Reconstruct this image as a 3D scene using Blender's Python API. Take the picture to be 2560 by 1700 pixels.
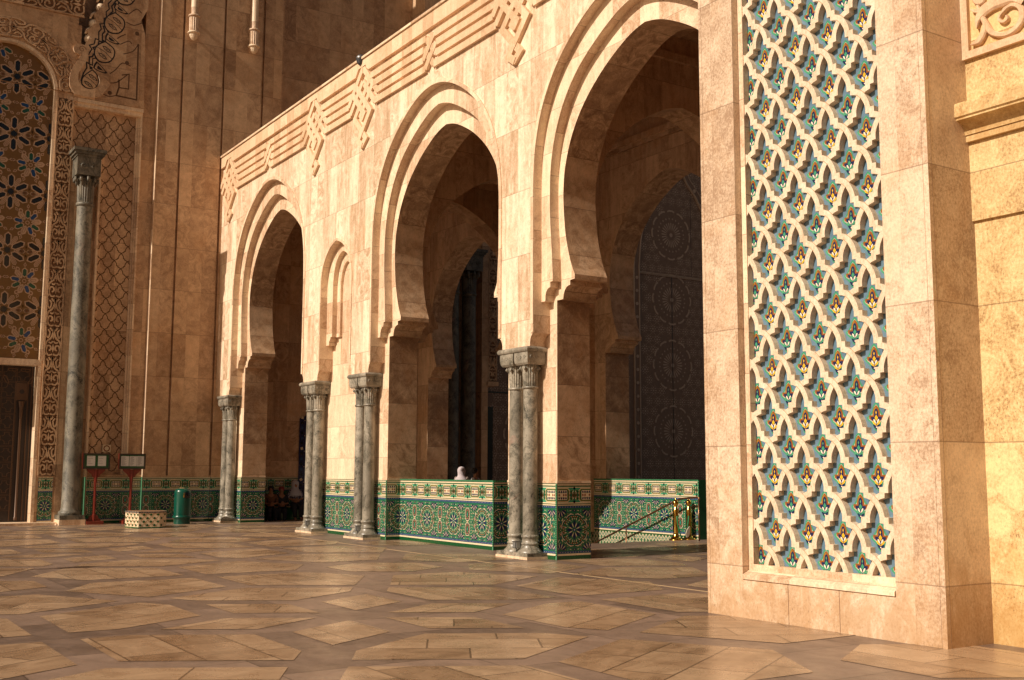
import bpy, math, random
from mathutils import Vector, Matrix
random.seed(7)
S = bpy.context.scene
for o in list(bpy.data.objects): bpy.data.objects.remove(o)
COL = S.collection
PI = math.pi
# ------------------------------------------------------------------ camera
cam_d = bpy.data.cameras.new('camera'); cam = bpy.data.objects.new('camera', cam_d); COL.objects.link(cam)
YAW, PITCH, ROLL = math.radians(56.77487644), math.radians(6.71992397), math.radians(0.19921628)
Fw = Vector((-math.sin(YAW)*math.cos(PITCH), math.cos(YAW)*math.cos(PITCH), math.sin(PITCH)))
Rt = Fw.cross(Vector((0,0,1))).normalized(); Up = Rt.cross(Fw)
R2 = Rt*math.cos(ROLL)+Up*math.sin(ROLL); U2 = Up*math.cos(ROLL)-Rt*math.sin(ROLL)
cam.matrix_world = Matrix(((R2.x,U2.x,-Fw.x,0),(R2.y,U2.y,-Fw.y,0),(R2.z,U2.z,-Fw.z,1.6),(0,0,0,1)))
cam_d.sensor_width = 36; cam_d.sensor_fit = 'HORIZONTAL'; cam_d.lens = 36*2775.31/2560
cam_d.clip_start = .1; cam_d.clip_end = 600
S.camera = cam
S.render.resolution_x, S.render.resolution_y = 1024, 680
# ------------------------------------------------------------------ light
SUN_EL, SUN_HEAD = math.radians(34), math.radians(92.3)      # heading the light travels, from +X
trav = Vector((math.cos(SUN_EL)*math.cos(SUN_HEAD), math.cos(SUN_EL)*math.sin(SUN_HEAD), -math.sin(SUN_EL)))
w = bpy.data.worlds.new("World"); S.world = w; w.use_nodes = True
nt = w.node_tree; bg = nt.nodes['Background']
sky = nt.nodes.new('ShaderNodeTexSky'); sky.sky_type = 'NISHITA'; sky.sun_disc = False
sky.sun_elevation = SUN_EL
sky.sun_rotation = math.atan2(-trav.x, -trav.y)
sky.air_density = 1.0; sky.dust_density = 4.0; sky.ozone_density = 0.3; sky.altitude = 0
tint = nt.nodes.new('ShaderNodeMix'); tint.data_type = 'RGBA'; tint.blend_type = 'MULTIPLY'; tint.inputs[0].default_value = 1; tint.inputs[7].default_value = (1, .84, .66, 1)
nt.links.new(sky.outputs[0], tint.inputs[6]); nt.links.new(tint.outputs[2], bg.inputs[0]); bg.inputs[1].default_value = SKYS = 0.05
sd = bpy.data.lights.new('sun', 'SUN'); sd.energy = 4.9; sd.angle = math.radians(.5); sd.color = (1, .885, .755)
sun = bpy.data.objects.new('sun', sd); COL.objects.link(sun)
sun.rotation_euler = trav.to_track_quat('-Z', 'Y').to_euler(); sun.location = (0, -30, 30)
S.view_settings.view_transform = 'Standard'; S.view_settings.look = 'None'
S.view_settings.exposure = 0.0; S.view_settings.gamma = 1
S.render.engine = 'CYCLES'
S.cycles.max_bounces = 8; S.cycles.diffuse_bounces = 5

# ------------------------------------------------------------------ materials
class NG:
    def __init__(s, name):
        s.m = bpy.data.materials.new(name); s.m.use_nodes = True
        s.t = s.m.node_tree; s.b = s.t.nodes['Principled BSDF']
    def n(s, ty, **k):
        nd = s.t.nodes.new(ty)
        for a, v in k.items():
            if a.startswith('i_'):
                nm = a[2:]; nm = int(nm) if nm.isdigit() else nm.replace('_', ' ')
                nd.inputs[nm].default_value = v
            else: setattr(nd, a, v)
        return nd
    def l(s, a, b): s.t.links.new(a, b)
    def val(s, x, sock):
        if isinstance(x, (int, float)): sock.default_value = x
        elif isinstance(x, tuple): sock.default_value = x
        else: s.l(x, sock)
    def math(s, op, a, b=0, c=None, clamp=False):
        nd = s.n('ShaderNodeMath', operation=op, use_clamp=clamp)
        s.val(a, nd.inputs[0]); s.val(b, nd.inputs[1])
        if c is not None: s.val(c, nd.inputs[2])
        return nd.outputs[0]
    def mix(s, f, a, b, mode='MIX'):
        nd = s.n('ShaderNodeMix', data_type='RGBA', blend_type=mode)
        s.val(f, nd.inputs[0]); s.val(a if not isinstance(a, tuple) else a+(1,), nd.inputs[6]); s.val(b if not isinstance(b, tuple) else b+(1,), nd.inputs[7])
        return nd.outputs[2]
    def noise(s, vec, sc, det=4, rough=.6, dist=0):
        nd = s.n('ShaderNodeTexNoise'); nd.inputs['Scale'].default_value = sc; nd.inputs['Detail'].default_value = det
        nd.inputs['Roughness'].default_value = rough; nd.inputs['Distortion'].default_value = dist
        s.l(vec, nd.inputs['Vector']); return nd.outputs[0]
    def ramp(s, f, pts, col=True):
        nd = s.n('ShaderNodeValToRGB'); cr = nd.color_ramp
        while len(cr.elements) < len(pts): cr.elements.new(.5)
        for e, (p, c) in zip(cr.elements, pts):
            e.position = p; e.color = tuple(c)+(1,) if isinstance(c, tuple) else (c, c, c, 1)
        s.l(f, nd.inputs[0]); return nd.outputs[0]
    def comb(s, x, y, z=0):
        nd = s.n('ShaderNodeCombineXYZ'); s.val(x, nd.inputs[0]); s.val(y, nd.inputs[1]); s.val(z, nd.inputs[2]); return nd.outputs[0]
    def sep(s, v):
        nd = s.n('ShaderNodeSeparateXYZ'); s.l(v, nd.inputs[0]); return nd.outputs
    def bump(s, h, strength=.3, dist=.01):
        nd = s.n('ShaderNodeBump'); nd.inputs['Strength'].default_value = strength; nd.inputs['Distance'].default_value = dist
        s.l(h, nd.inputs['Height']); s.l(nd.outputs[0], s.b.inputs['Normal'])

def stone(name, c1, c2, c3, w=.45, h=1.25, off=.65, joint=.006, rough=.5, grain='v', stain=.35, uoff=.11, contrast=1.0, jdark=.55, pit=.6, grime=False):
    """travertine slabs: each slab has its own tone and its own cut of vein"""
    g = NG(name)
    uv = g.n('ShaderNodeUVMap').outputs[0]
    u, v, _ = g.sep(uv)
    us = g.math('DIVIDE', g.math('ADD', u, uoff), w); vs = g.math('DIVIDE', g.math('SUBTRACT', v, off), h)
    row = g.math('FLOOR', vs); colm = g.math('FLOOR', us)
    wn = g.n('ShaderNodeTexWhiteNoise', noise_dimensions='3D')
    g.l(g.comb(colm, row, 3.1), wn.inputs['Vector']); idv = wn.outputs['Value']
    wn2 = g.n('ShaderNodeTexWhiteNoise', noise_dimensions='3D'); g.l(g.comb(row, colm, 7.7), wn2.inputs['Vector']); id2 = wn2.outputs['Value']
    du = g.math('MULTIPLY', idv, 37.0); dv = g.math('MULTIPLY', id2, 23.0)
    sw = g.math('GREATER_THAN', id2, .72)       # some slabs are cut across the vein
    vein_v = g.comb(g.math('ADD', g.math('MULTIPLY', u, 6.5), du), g.math('ADD', g.math('MULTIPLY', v, .9), dv), 0)
    vein_s = g.comb(g.math('ADD', g.math('MULTIPLY', u, 2.2), du), g.math('ADD', g.math('MULTIPLY', v, 2.0), dv), 0)
    if grain == 's': vein_v = vein_s
    n1 = g.noise(vein_v, 1.3, 8, .65, .35)
    n2 = g.noise(vein_s, 1.5, 9, .68, 1.6)
    mixn = g.n('ShaderNodeMix', data_type='FLOAT'); g.l(sw, mixn.inputs[0]); g.l(n1, mixn.inputs[2]); g.l(n2, mixn.inputs[3]); nv = mixn.outputs[0]
    fine = g.noise(g.comb(g.math('ADD', g.math('MULTIPLY', u, 26.), du), g.math('ADD', g.math('MULTIPLY', v, 7.), dv)), 2.0, 5, .75)
    t = g.math('ADD', g.math('MULTIPLY', g.math('SUBTRACT', nv, .5), 1.35*contrast), .5)
    t = g.math('ADD', t, g.math('MULTIPLY', g.math('SUBTRACT', n2, .5), .95*contrast))
    spk = g.noise(g.comb(g.math('MULTIPLY', u, 1.), g.math('MULTIPLY', v, .8)), 38., 4, .8)
    t = g.math('ADD', t, g.math('MULTIPLY', g.math('SUBTRACT', spk, .5), 1.8 if grime else .9))
    t = g.math('ADD', t, g.math('MULTIPLY', g.math('SUBTRACT', idv, .5), .46))
    t = g.math('ADD', t, g.math('MULTIPLY', g.math('SUBTRACT', fine, .5), .75))
    base = g.ramp(t, [(0.12, c3), (.42, c2), (.72, c1), (1., tuple(min(1, x*1.18) for x in c1))])
    # warm stains that run over the slabs
    stn = g.ramp(g.noise(g.comb(g.math('MULTIPLY', u, 1.0), g.math('MULTIPLY', v, .7), 2.), .9, 6, .7, .6), [(.5, 0.), (.72, 1.)])
    base = g.mix(g.math('MULTIPLY', stn, stain), base, (c2[0]*1.05, c2[1]*.82, c2[2]*.55))
    light = g.ramp(g.noise(g.comb(g.math('ADD', u, du), g.math('ADD', v, dv)), 2.6, 9, .72, 2.2), [(.56, 0.), (.66, .55), (.72, 0.)])
    base = g.mix(g.math('MULTIPLY', light, .55), base, tuple(min(.9, x*1.35) for x in c1))
    if grime:
        gz = g.math('SUBTRACT', 1.0, g.math('DIVIDE', v, 1.3), clamp=True)
        gm = g.ramp(g.math('ADD', g.math('MULTIPLY', gz, .35), g.noise(g.comb(g.math('MULTIPLY', u, 2.), v), 2.2, 7, .75, .8)), [(.62, 0.), (.86, 1.)])
        base = g.mix(g.math('MULTIPLY', gm, .6), base, (c2[0]*.72, c2[1]*.55, c2[2]*.33))
        cr = g.ramp(g.noise(g.comb(g.math('MULTIPLY', u, 9.), g.math('MULTIPLY', v, .8)), 3., 4, .7), [(.70, 0.), (.735, 1.)])
        base = g.mix(g.math('MULTIPLY', cr, .45), base, (c3[0]*.6, c3[1]*.45, c3[2]*.3))
    # pits
    pn = g.noise(g.comb(g.math('MULTIPLY', u, 3.), g.math('MULTIPLY', v, 1.)), 26., 3, .6)
    pm = g.noise(uv, 1.7, 3, .5)
    pits = g.ramp(g.math('ADD', pn, g.math('MULTIPLY', pm, .25)), [(.775, 0.), (.81, 1.)])
    base = g.mix(g.math('MULTIPLY', pits, pit), base, (c3[0]*.35, c3[1]*.28, c3[2]*.2))
    # joints
    fu = g.math('ABSOLUTE', g.math('SUBTRACT', g.math('FRACT', us), .5)); fv = g.math('ABSOLUTE', g.math('SUBTRACT', g.math('FRACT', vs), .5))
    ju = g.math('GREATER_THAN', fu, .5-joint*.35/w); jv = g.math('GREATER_THAN', fv, .5-joint/h)
    j = g.math('MAXIMUM', g.math('MULTIPLY', ju, .45), jv)
    base = g.mix(g.math('MULTIPLY', j, jdark), base, (c3[0]*.35, c3[1]*.25, c3[2]*.16))
    g.l(base, g.b.inputs['Base Color'])
    g.b.inputs['Roughness'].default_value = rough
    hgt = g.math('SUBTRACT', g.math('MULTIPLY', fine, .35), g.math('ADD', pits, g.math('MULTIPLY', j, .8)))
    g.bump(hgt, .35, .004)
    return g.m

def plain(name, c, rough=.5, metal=0, var=.15, vs=8., spec=.5, coat=0, bump=0):
    g = NG(name)
    tc = g.n('ShaderNodeTexCoord').outputs['Object']
    n = g.noise(tc, vs, 4, .6)
    k = g.math('ADD', g.math('MULTIPLY', g.math('SUBTRACT', n, .5), 2*var), 1.0)
    vm = g.n('ShaderNodeVectorMath', operation='SCALE'); vm.inputs[0].default_value = c; g.l(k, vm.inputs[3])
    g.l(vm.outputs[0], g.b.inputs['Base Color'])
    g.b.inputs['Roughness'].default_value = rough; g.b.inputs['Metallic'].default_value = metal
    g.b.inputs['Specular IOR Level'].default_value = spec
    if coat: g.b.inputs['Coat Weight'].default_value = coat; g.b.inputs['Coat Roughness'].default_value = .12
    if bump: g.bump(n, bump, .01)
    return g.m

def marble(name, a, b, c, sc=2.2, rough=.35):
    g = NG(name)
    tc = g.n('ShaderNodeTexCoord').outputs['Object']
    oi = g.n('ShaderNodeObjectInfo').outputs['Random']
    vm = g.n('ShaderNodeVectorMath', operation='ADD'); g.l(tc, vm.inputs[0]); g.l(g.comb(g.math('MULTIPLY', oi, 40.), g.math('MULTIPLY', oi, 17.), g.math('MULTIPLY', oi, 29.)), vm.inputs[1])
    p = vm.outputs[0]; x, y, z = g.sep(p)
    p2 = g.comb(x, y, g.math('MULTIPLY', z, .75))
    n1 = g.noise(p2, sc, 10, .72, 1.8); n2 = g.noise(p2, sc*3.1, 8, .7, 2.6)
    base = g.ramp(n1, [(.38, c), (.46, b), (.54, a), (.68, tuple(min(1, q*1.25) for q in a))])
    vein = g.ramp(n2, [(.475, 0.), (.5, 1.), (.525, 0.)])
    base = g.mix(g.math('MULTIPLY', vein, .65), base, tuple(min(1, q*1.7) for q in a))
    blo = g.ramp(g.noise(p2, sc*.45, 4, .6, 1.2), [(.38, 0.), (.62, 1.)]); base = g.mix(g.math('MULTIPLY', blo, .55), base, tuple(q*.55 for q in b))
    dk = g.ramp(g.noise(p2, sc*4.2, 6, .8, 1.), [(.555, 0.), (.60, 1.)])
    dm = g.ramp(g.noise(p2, .8, 3, .5, .5), [(.47, 0.), (.6, 1.)])
    base = g.mix(g.math('MULTIPLY', dk, g.math('ADD', g.math('MULTIPLY', dm, .7), .15)), base, (c[0]*.4, c[1]*.42, c[2]*.4))
    pk = g.ramp(g.noise(p2, .9, 5, .7, 2.), [(.62, 0.), (.7, .8)])
    base = g.mix(g.math('MULTIPLY', pk, .45), base, (.42, .25, .19))
    g.l(base, g.b.inputs['Base Color']); g.b.inputs['Roughness'].default_value = rough
    g.bump(n2, .12, .004)
    return g.m

M = {}
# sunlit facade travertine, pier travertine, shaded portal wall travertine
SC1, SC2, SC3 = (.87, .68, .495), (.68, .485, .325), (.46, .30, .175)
M['stone'] = stone('travertine_facade', SC1, SC2, SC3, .42, 1.25, .65, stain=.25)
M['stone_ring'] = stone('travertine_arch', (.84, .655, .455), SC2, (.46, .28, .16), .5, .8, .3, joint=.005, stain=.15, contrast=.7)
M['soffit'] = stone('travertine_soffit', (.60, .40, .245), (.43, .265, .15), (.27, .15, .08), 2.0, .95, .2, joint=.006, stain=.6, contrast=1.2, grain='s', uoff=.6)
M['pier'] = stone('travertine_pier', (.72, .545, .385), (.57, .405, .27), (.36, .225, .135), 1.3, 1.325, .56, stain=.4, contrast=.8, joint=.006, grain='s', uoff=.3, jdark=.5, grime=True)
M['wallD'] = stone('travertine_rough', (.72, .53, .26), (.58, .39, .17), (.34, .19, .07), 1.6, 1.325, .56, stain=.55, contrast=.9, grain='s', uoff=.5, pit=.8, grime=True)
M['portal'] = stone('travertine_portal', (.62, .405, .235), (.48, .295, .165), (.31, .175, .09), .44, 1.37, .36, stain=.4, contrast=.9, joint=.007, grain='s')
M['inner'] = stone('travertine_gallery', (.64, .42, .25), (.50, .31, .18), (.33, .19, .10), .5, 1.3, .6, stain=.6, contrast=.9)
M['relief'] = stone('travertine_relief', (.80, .58, .385), (.68, .46, .28), (.52, .33, .19), .5, 4., .2, joint=.001, stain=.1, contrast=.6)
M['lattice'] = stone('cream_lattice_stone', (.86, .725, .565), (.74, .59, .43), (.56, .40, .26), 40., 40., .2, joint=.001, stain=.08, contrast=.5, pit=.5)
M['mosaic_stone'] = plain('carved_mosaic_stone', (.50, .335, .225), .6, var=.25); M['cut'] = plain('black_inlay', (.018, .011, .008), .6)
M['marble_cap_shaded'] = marble('shade_darkened_marble', (.17, .145, .105), (.09, .08, .058), (.035, .032, .024), 2.0, .55)  # big column marble darkened; the capital's shade is put into the colour
M['dirt_shade'] = plain('recess_dirt_shade', (.20, .10, .045), .8, var=.3)  # brown fill: dirt plus shade painted into carved recesses and lines
M['groove_shade'] = plain('stone_groove_shade', (.115, .055, .025), .85, var=.3)  # dark strokes: shade of incised grooves put into the colour
M['marble'] = marble('green_grey_marble', (.34, .30, .235), (.20, .177, .133), (.06, .058, .044))
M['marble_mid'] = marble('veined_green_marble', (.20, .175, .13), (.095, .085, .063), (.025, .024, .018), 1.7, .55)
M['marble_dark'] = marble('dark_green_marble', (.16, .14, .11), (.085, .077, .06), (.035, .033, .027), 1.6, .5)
def tile(n, c, r=.16, var=.25): M[n] = plain('glaze_'+n, c, r, var=var, vs=22., spec=.6)
tile('green', (.022, .135, .066)); tile('lgreen', (.10, .29, .155)); tile('dgreen', (.008, .085, .025)); tile('navy', (.012, .018, .075))
tile('blue', (.02, .06, .15)); tile('cream', (.74, .60, .40)); tile('ochre', (.33, .17, .025)); tile('red', (.22, .05, .02)); tile('black', (.008, .008, .01))
tile('teal', (.03, .24, .20)); tile('yellow', (.72, .42, .02)); tile('sky', (.115, .20, .27), .3); tile('brown', (.27, .085, .012)); tile('grey', (.46, .42, .35), .3)
tile('leaf', (.05, .28, .145), .25); tile('white', (.8, .7, .55), .3)
tile('gold', (.17, .08, .012), .3); tile('dblue', (.01, .05, .16), .2); tile('dkgreen', (.012, .075, .04), .2)
M['bronze'] = plain('dark_titanium', (.20, .125, .085), .5, .0, var=.3)
M['bronze_lt'] = plain('worn_titanium', (.45, .33, .25), .5, .0, var=.25)
M['door'] = plain('dark_wood_door', (.022, .012, .008), .5, var=.3)
M['door_lt'] = plain('bronze_inlay', (.10, .052, .028), .4, .3)
M['brass'] = plain('polished_brass', (.83, .50, .10), .16, 1, var=.08)
M['rail'] = plain('bronze_rail', (.20, .10, .05), .3, .8)
M['rope'] = plain('green_rope', (.01, .16, .05), .6)
M['brownline'] = plain('mortar_line', (.42, .24, .10), .7)
M['paper'] = plain('paper', (.72, .70, .66), .6, var=.04)
M['ink'] = plain('ink', (.05, .05, .06), .6)
M['black'] = M['black']
M['redpaint'] = plain('red_lacquer', (.19, .024, .012), .35, var=.3)
M['binpaint'] = plain('green_bin_paint', (.0, .068, .042), .3, var=.12, coat=.3)
M['frame'] = plain('dark_frame', (.03, .02, .012), .35)
M['dome'] = plain('camera_plastic', (.06, .06, .065), .12)
M['glass'] = plain('lamp_glass', (.3, .3, .28), .1)
M['metal'] = plain('grey_metal', (.18, .17, .16), .4, .7)
# ------------------------------------------------------------------ geometry helpers
class Fr:
    def __init__(s, o, u, v, n): s.o, s.u, s.v, s.n = Vector(o), Vector(u), Vector(v), Vector(n)
    def __call__(s, a, b, c=0): return s.o+s.u*a+s.v*b+s.n*c
    def sh(s, a=0, b=0, c=0): return Fr(s(a, b, c), s.u, s.v, s.n)
def FA(y, x=0, z=0): return Fr((x, y, z), (1, 0, 0), (0, 0, 1), (0, -1, 0))     # faces the courtyard
def FAb(y, x=0, z=0): return Fr((x, y, z), (-1, 0, 0), (0, 0, 1), (0, 1, 0))
def FB(x, y=0, z=0): return Fr((x, y, z), (0, 1, 0), (0, 0, 1), (1, 0, 0))      # faces +X
def FBm(x, y=0, z=0): return Fr((x, y, z), (0, -1, 0), (0, 0, 1), (-1, 0, 0))   # faces -X
def FZ(z, x=0, y=0): return Fr((x, y, z), (1, 0, 0), (0, 1, 0), (0, 0, 1))

class MB:
    def __init__(s): s.v = []; s.f = []; s.m = []; s.uv = []; s.sm = []; s.mats = []
    def mi(s, k):
        if k not in s.mats: s.mats.append(k)
        return s.mats.index(k)
    def face(s, pts, k, uv=None, smooth=False):
        i0 = len(s.v); s.v += [tuple(p) for p in pts]; s.f.append(tuple(range(i0, i0+len(pts)))); s.m.append(s.mi(k)); s.sm.append(smooth)
        if uv is None:
            p0 = Vector(pts[0]); n = Vector((0, 0, 0))
            for i in range(len(pts)):
                a = Vector(pts[i])-p0; b = Vector(pts[(i+1) % len(pts)])-p0; n += a.cross(b)
            ax = max(range(3), key=lambda q: abs(n[q]))
            uv = [((p[1], p[2]) if ax == 0 else (p[0], p[2]) if ax == 1 else (p[0], p[1])) for p in pts]
        s.uv.append(uv)
    def poly(s, fr, pts, k, h=0, uv=None): s.face([fr(a, b, h) for a, b in pts], k, uv if uv else [(a, b) for a, b in pts])
    def prism(s, fr, pts, h0, h1, k, ks=None, back=False, open_=(), vs=1.0, top=True):
        ks = ks or k
        if top: s.poly(fr, pts, k, h1)
        if back: s.poly(fr, list(reversed(pts)), k, h0)
        arc = 0; n = len(pts)
        for i in range(n):
            a, b = pts[i], pts[(i+1) % n]; L = math.hypot(b[0]-a[0], b[1]-a[1])
            if i not in open_:
                s.face([fr(a[0], a[1], h0), fr(b[0], b[1], h0), fr(b[0], b[1], h1), fr(a[0], a[1], h1)], ks, [(h0+.2, arc*vs), (h0+.2, (arc+L)*vs), (h1+.2, (arc+L)*vs), (h1+.2, arc*vs)])
            arc += L
    def box(s, x0, x1, y0, y1, z0, z1, k, skip=''):
        P = lambda a, b, c: (a, b, c)
        if 'd' not in skip: s.face([P(x0, y0, z0), P(x0, y1, z0), P(x1, y1, z0), P(x1, y0, z0)], k)
        if 'u' not in skip: s.face([P(x0, y0, z1), P(x1, y0, z1), P(x1, y1, z1), P(x0, y1, z1)], k)
        if 'f' not in skip: s.face([P(x0, y0, z0), P(x1, y0, z0), P(x1, y0, z1), P(x0, y0, z1)], k)
        if 'b' not in skip: s.face([P(x0, y1, z0), P(x0, y1, z1), P(x1, y1, z1), P(x1, y1, z0)], k)
        if 'l' not in skip: s.face([P(x0, y0, z0), P(x0, y0, z1), P(x0, y1, z1), P(x0, y1, z0)], k)
        if 'r' not in skip: s.face([P(x1, y0, z0), P(x1, y1, z0), P(x1, y1, z1), P(x1, y0, z1)], k)
    def lathe(s, c, prof, k, n=24, smooth=True, ax=None, flute=0, a0=0, a1=2*PI):
        """prof: list of (radius, z); centre c; round about z"""
        full = abs(a1-a0-2*PI) < 1e-6
        rings = []
        for r, z in prof:
            ring = []
            for i in range(n+(0 if full else 1)):
                a = a0+(a1-a0)*i/n; rr = r*(1-flute*(i % 2))
                ring.append(len(s.v)); s.v.append((c[0]+rr*math.cos(a), c[1]+rr*math.sin(a), c[2]+z))
            rings.append(ring)
        for j in range(len(prof)-1):
            A, B = rings[j], rings[j+1]; m = len(A)
            for i in range(m if full else m-1):
                i2 = (i+1) % m
                s.f.append((A[i], A[i2], B[i2], B[i])); s.m.append(s.mi(k)); s.sm.append(smooth)
                u0, u1 = i/n*.9, (i+1)/n*.9
                s.uv.append([(u0, prof[j][1]), (u1, prof[j][1]), (u1, prof[j+1][1]), (u0, prof[j+1][1])])
        return s
    def tube(s, pts, r, k, n=10, closed=False, cap=True):
        pts = [Vector(p) for p in pts]; rings = []; N = len(pts); prev = None
        for i, p in enumerate(pts):
            t = (pts[min(i+1, N-1)]-pts[max(i-1, 0)]).normalized()
            a = t.orthogonal().normalized() if prev is None else (prev-t*prev.dot(t)).normalized()
            prev = a; b = t.cross(a); rr = r[i] if isinstance(r, (list, tuple)) else r
            rings.append([]);
            for q in range(n):
                an = 2*PI*q/n; rings[-1].append(len(s.v)); s.v.append(tuple(p+a*math.cos(an)*rr+b*math.sin(an)*rr))
        for j in range(N-1):
            for q in range(n):
                q2 = (q+1) % n; s.f.append((rings[j][q], rings[j][q2], rings[j+1][q2], rings[j+1][q])); s.m.append(s.mi(k)); s.sm.append(True); s.uv.append([(q/n, j), ((q+1)/n, j), ((q+1)/n, j+1), (q/n, j+1)])
        if cap:
            for R_, rev in ((rings[0], True), (rings[-1], False)):
                s.f.append(tuple(reversed(R_)) if rev else tuple(R_)); s.m.append(s.mi(k)); s.sm.append(False); s.uv.append([(0, 0)]*n)
    def build(s, name, parent=None, loc=None):
        me = bpy.data.meshes.new(name)
        me.from_pydata(s.v, [], s.f)
        for k in s.mats: me.materials.append(M[k])
        me.polygons.foreach_set('material_index', s.m); me.polygons.foreach_set('use_smooth', s.sm)
        ul = me.uv_layers.new(name='UVMap'); flat = [c for f in s.uv for p in f for c in p]; ul.data.foreach_set('uv', flat)
        me.update()
        o = bpy.data.objects.new(name, me); COL.objects.link(o)
        if parent is not None: adopt(o, parent)
        return o
def adopt(o, p):
    o.parent = p; L = p.matrix_world if p.type != 'EMPTY' or p.parent else p.matrix_basis
    o.matrix_parent_inverse = Matrix.Translation(-p.location) if p.type == 'EMPTY' else Matrix.Identity(4)
def tag(o, label=None, cat=None, group=None, kind=None):
    for k, v in (('label', label), ('category', cat), ('group', group), ('kind', kind)):
        if v: o[k] = v
    return o
def empty(name, loc, label, cat, group=None):
    o = bpy.data.objects.new(name, None); o.empty_display_size = .3; o.location = loc; COL.objects.link(o); return tag(o, label, cat, group)
def kids(o): return [c for c in bpy.data.objects if c.parent == o]
def dup(root, delta, label):
    ch = {}
    for o in bpy.data.objects:
        if o.parent: ch.setdefault(o.parent.name, []).append(o)
    def cp(o, p):
        c = o.copy(); COL.objects.link(c)
        if p is not None: c.parent = p; c.matrix_parent_inverse = o.matrix_parent_inverse.copy()
        for k in ch.get(o.name, []): cp(k, c)
        return c
    r = cp(root, None); r.location = root.location+Vector(delta); r['label'] = label
    return r

def catmull(P, n=8):
    out = []; N = len(P)
    for i in range(N-1):
        p0, p1, p2, p3 = P[max(i-1, 0)], P[i], P[i+1], P[min(i+2, N-1)]
        for k in range(n):
            t = k/n; out.append(tuple(.5*((2*p1[d])+(-p0[d]+p2[d])*t+(2*p0[d]-5*p1[d]+4*p2[d]-p3[d])*t*t+(-p0[d]+3*p1[d]-3*p2[d]+p3[d])*t**3) for d in (0, 1)))
    out.append(tuple(P[-1])); return out
def circ(cx, cy, r, n=16, a0=0): return [(cx+r*math.cos(a0+2*PI*i/n), cy+r*math.sin(a0+2*PI*i/n)) for i in range(n)]
def offs(P, d, closed=False):
    """offset a polyline to its left by d, mitred"""
    n = len(P); out = []
    for i in range(n):
        if closed: a, b, c = P[i-1], P[i], P[(i+1) % n]
        else: a, b, c = P[max(i-1, 0)], P[i], P[min(i+1, n-1)]
        t1 = (b[0]-a[0], b[1]-a[1]); t2 = (c[0]-b[0], c[1]-b[1])
        l1, l2 = math.hypot(*t1), math.hypot(*t2)
        if l1 < 1e-9: t1, l1 = t2, l2
        if l2 < 1e-9: t2, l2 = t1, l1
        n1 = (-t1[1]/l1, t1[0]/l1); n2 = (-t2[1]/l2, t2[0]/l2)
        m = (n1[0]+n2[0], n1[1]+n2[1]); q = m[0]*n1[0]+m[1]*n1[1]
        q = max(q, .45)
        out.append((b[0]+m[0]*d/q, b[1]+m[1]*d/q))
    return out
def stroke(mb, fr, P, wd, k, h0=0, h1=.001, closed=False, sides=True, ks=None):
    L = offs(P, wd/2, closed); R = offs(P, -wd/2, closed); n = len(P)
    for i in range(n if closed else n-1):
        j = (i+1) % n
        mb.poly(fr, [R[i], R[j], L[j], L[i]], k, h1)
        if sides:
            for a, b in ((R[i], R[j]), (L[j], L[i])):
                mb.face([fr(a[0], a[1], h0), fr(b[0], b[1], h0), fr(b[0], b[1], h1), fr(a[0], a[1], h1)], ks or k)
    if sides and not closed:
        for a, b in ((L[0], R[0]), (R[-1], L[-1])):
            mb.face([fr(a[0], a[1], h0), fr(b[0], b[1], h0), fr(b[0], b[1], h1), fr(a[0], a[1], h1)], ks or k)
def clip(P, x0, x1):
    for lim, sg in ((x0, 1), (x1, -1)):
        out = []
        for i in range(len(P)):
            a, b = P[i-1], P[i]; ia, ib = sg*(a[0]-lim) >= 0, sg*(b[0]-lim) >= 0
            if ia != ib:
                t = (lim-a[0])/(b[0]-a[0]); out.append((lim, a[1]+(b[1]-a[1])*t))
            if ib: out.append(b)
        P = out
        if len(P) < 3: return None
    return P

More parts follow.
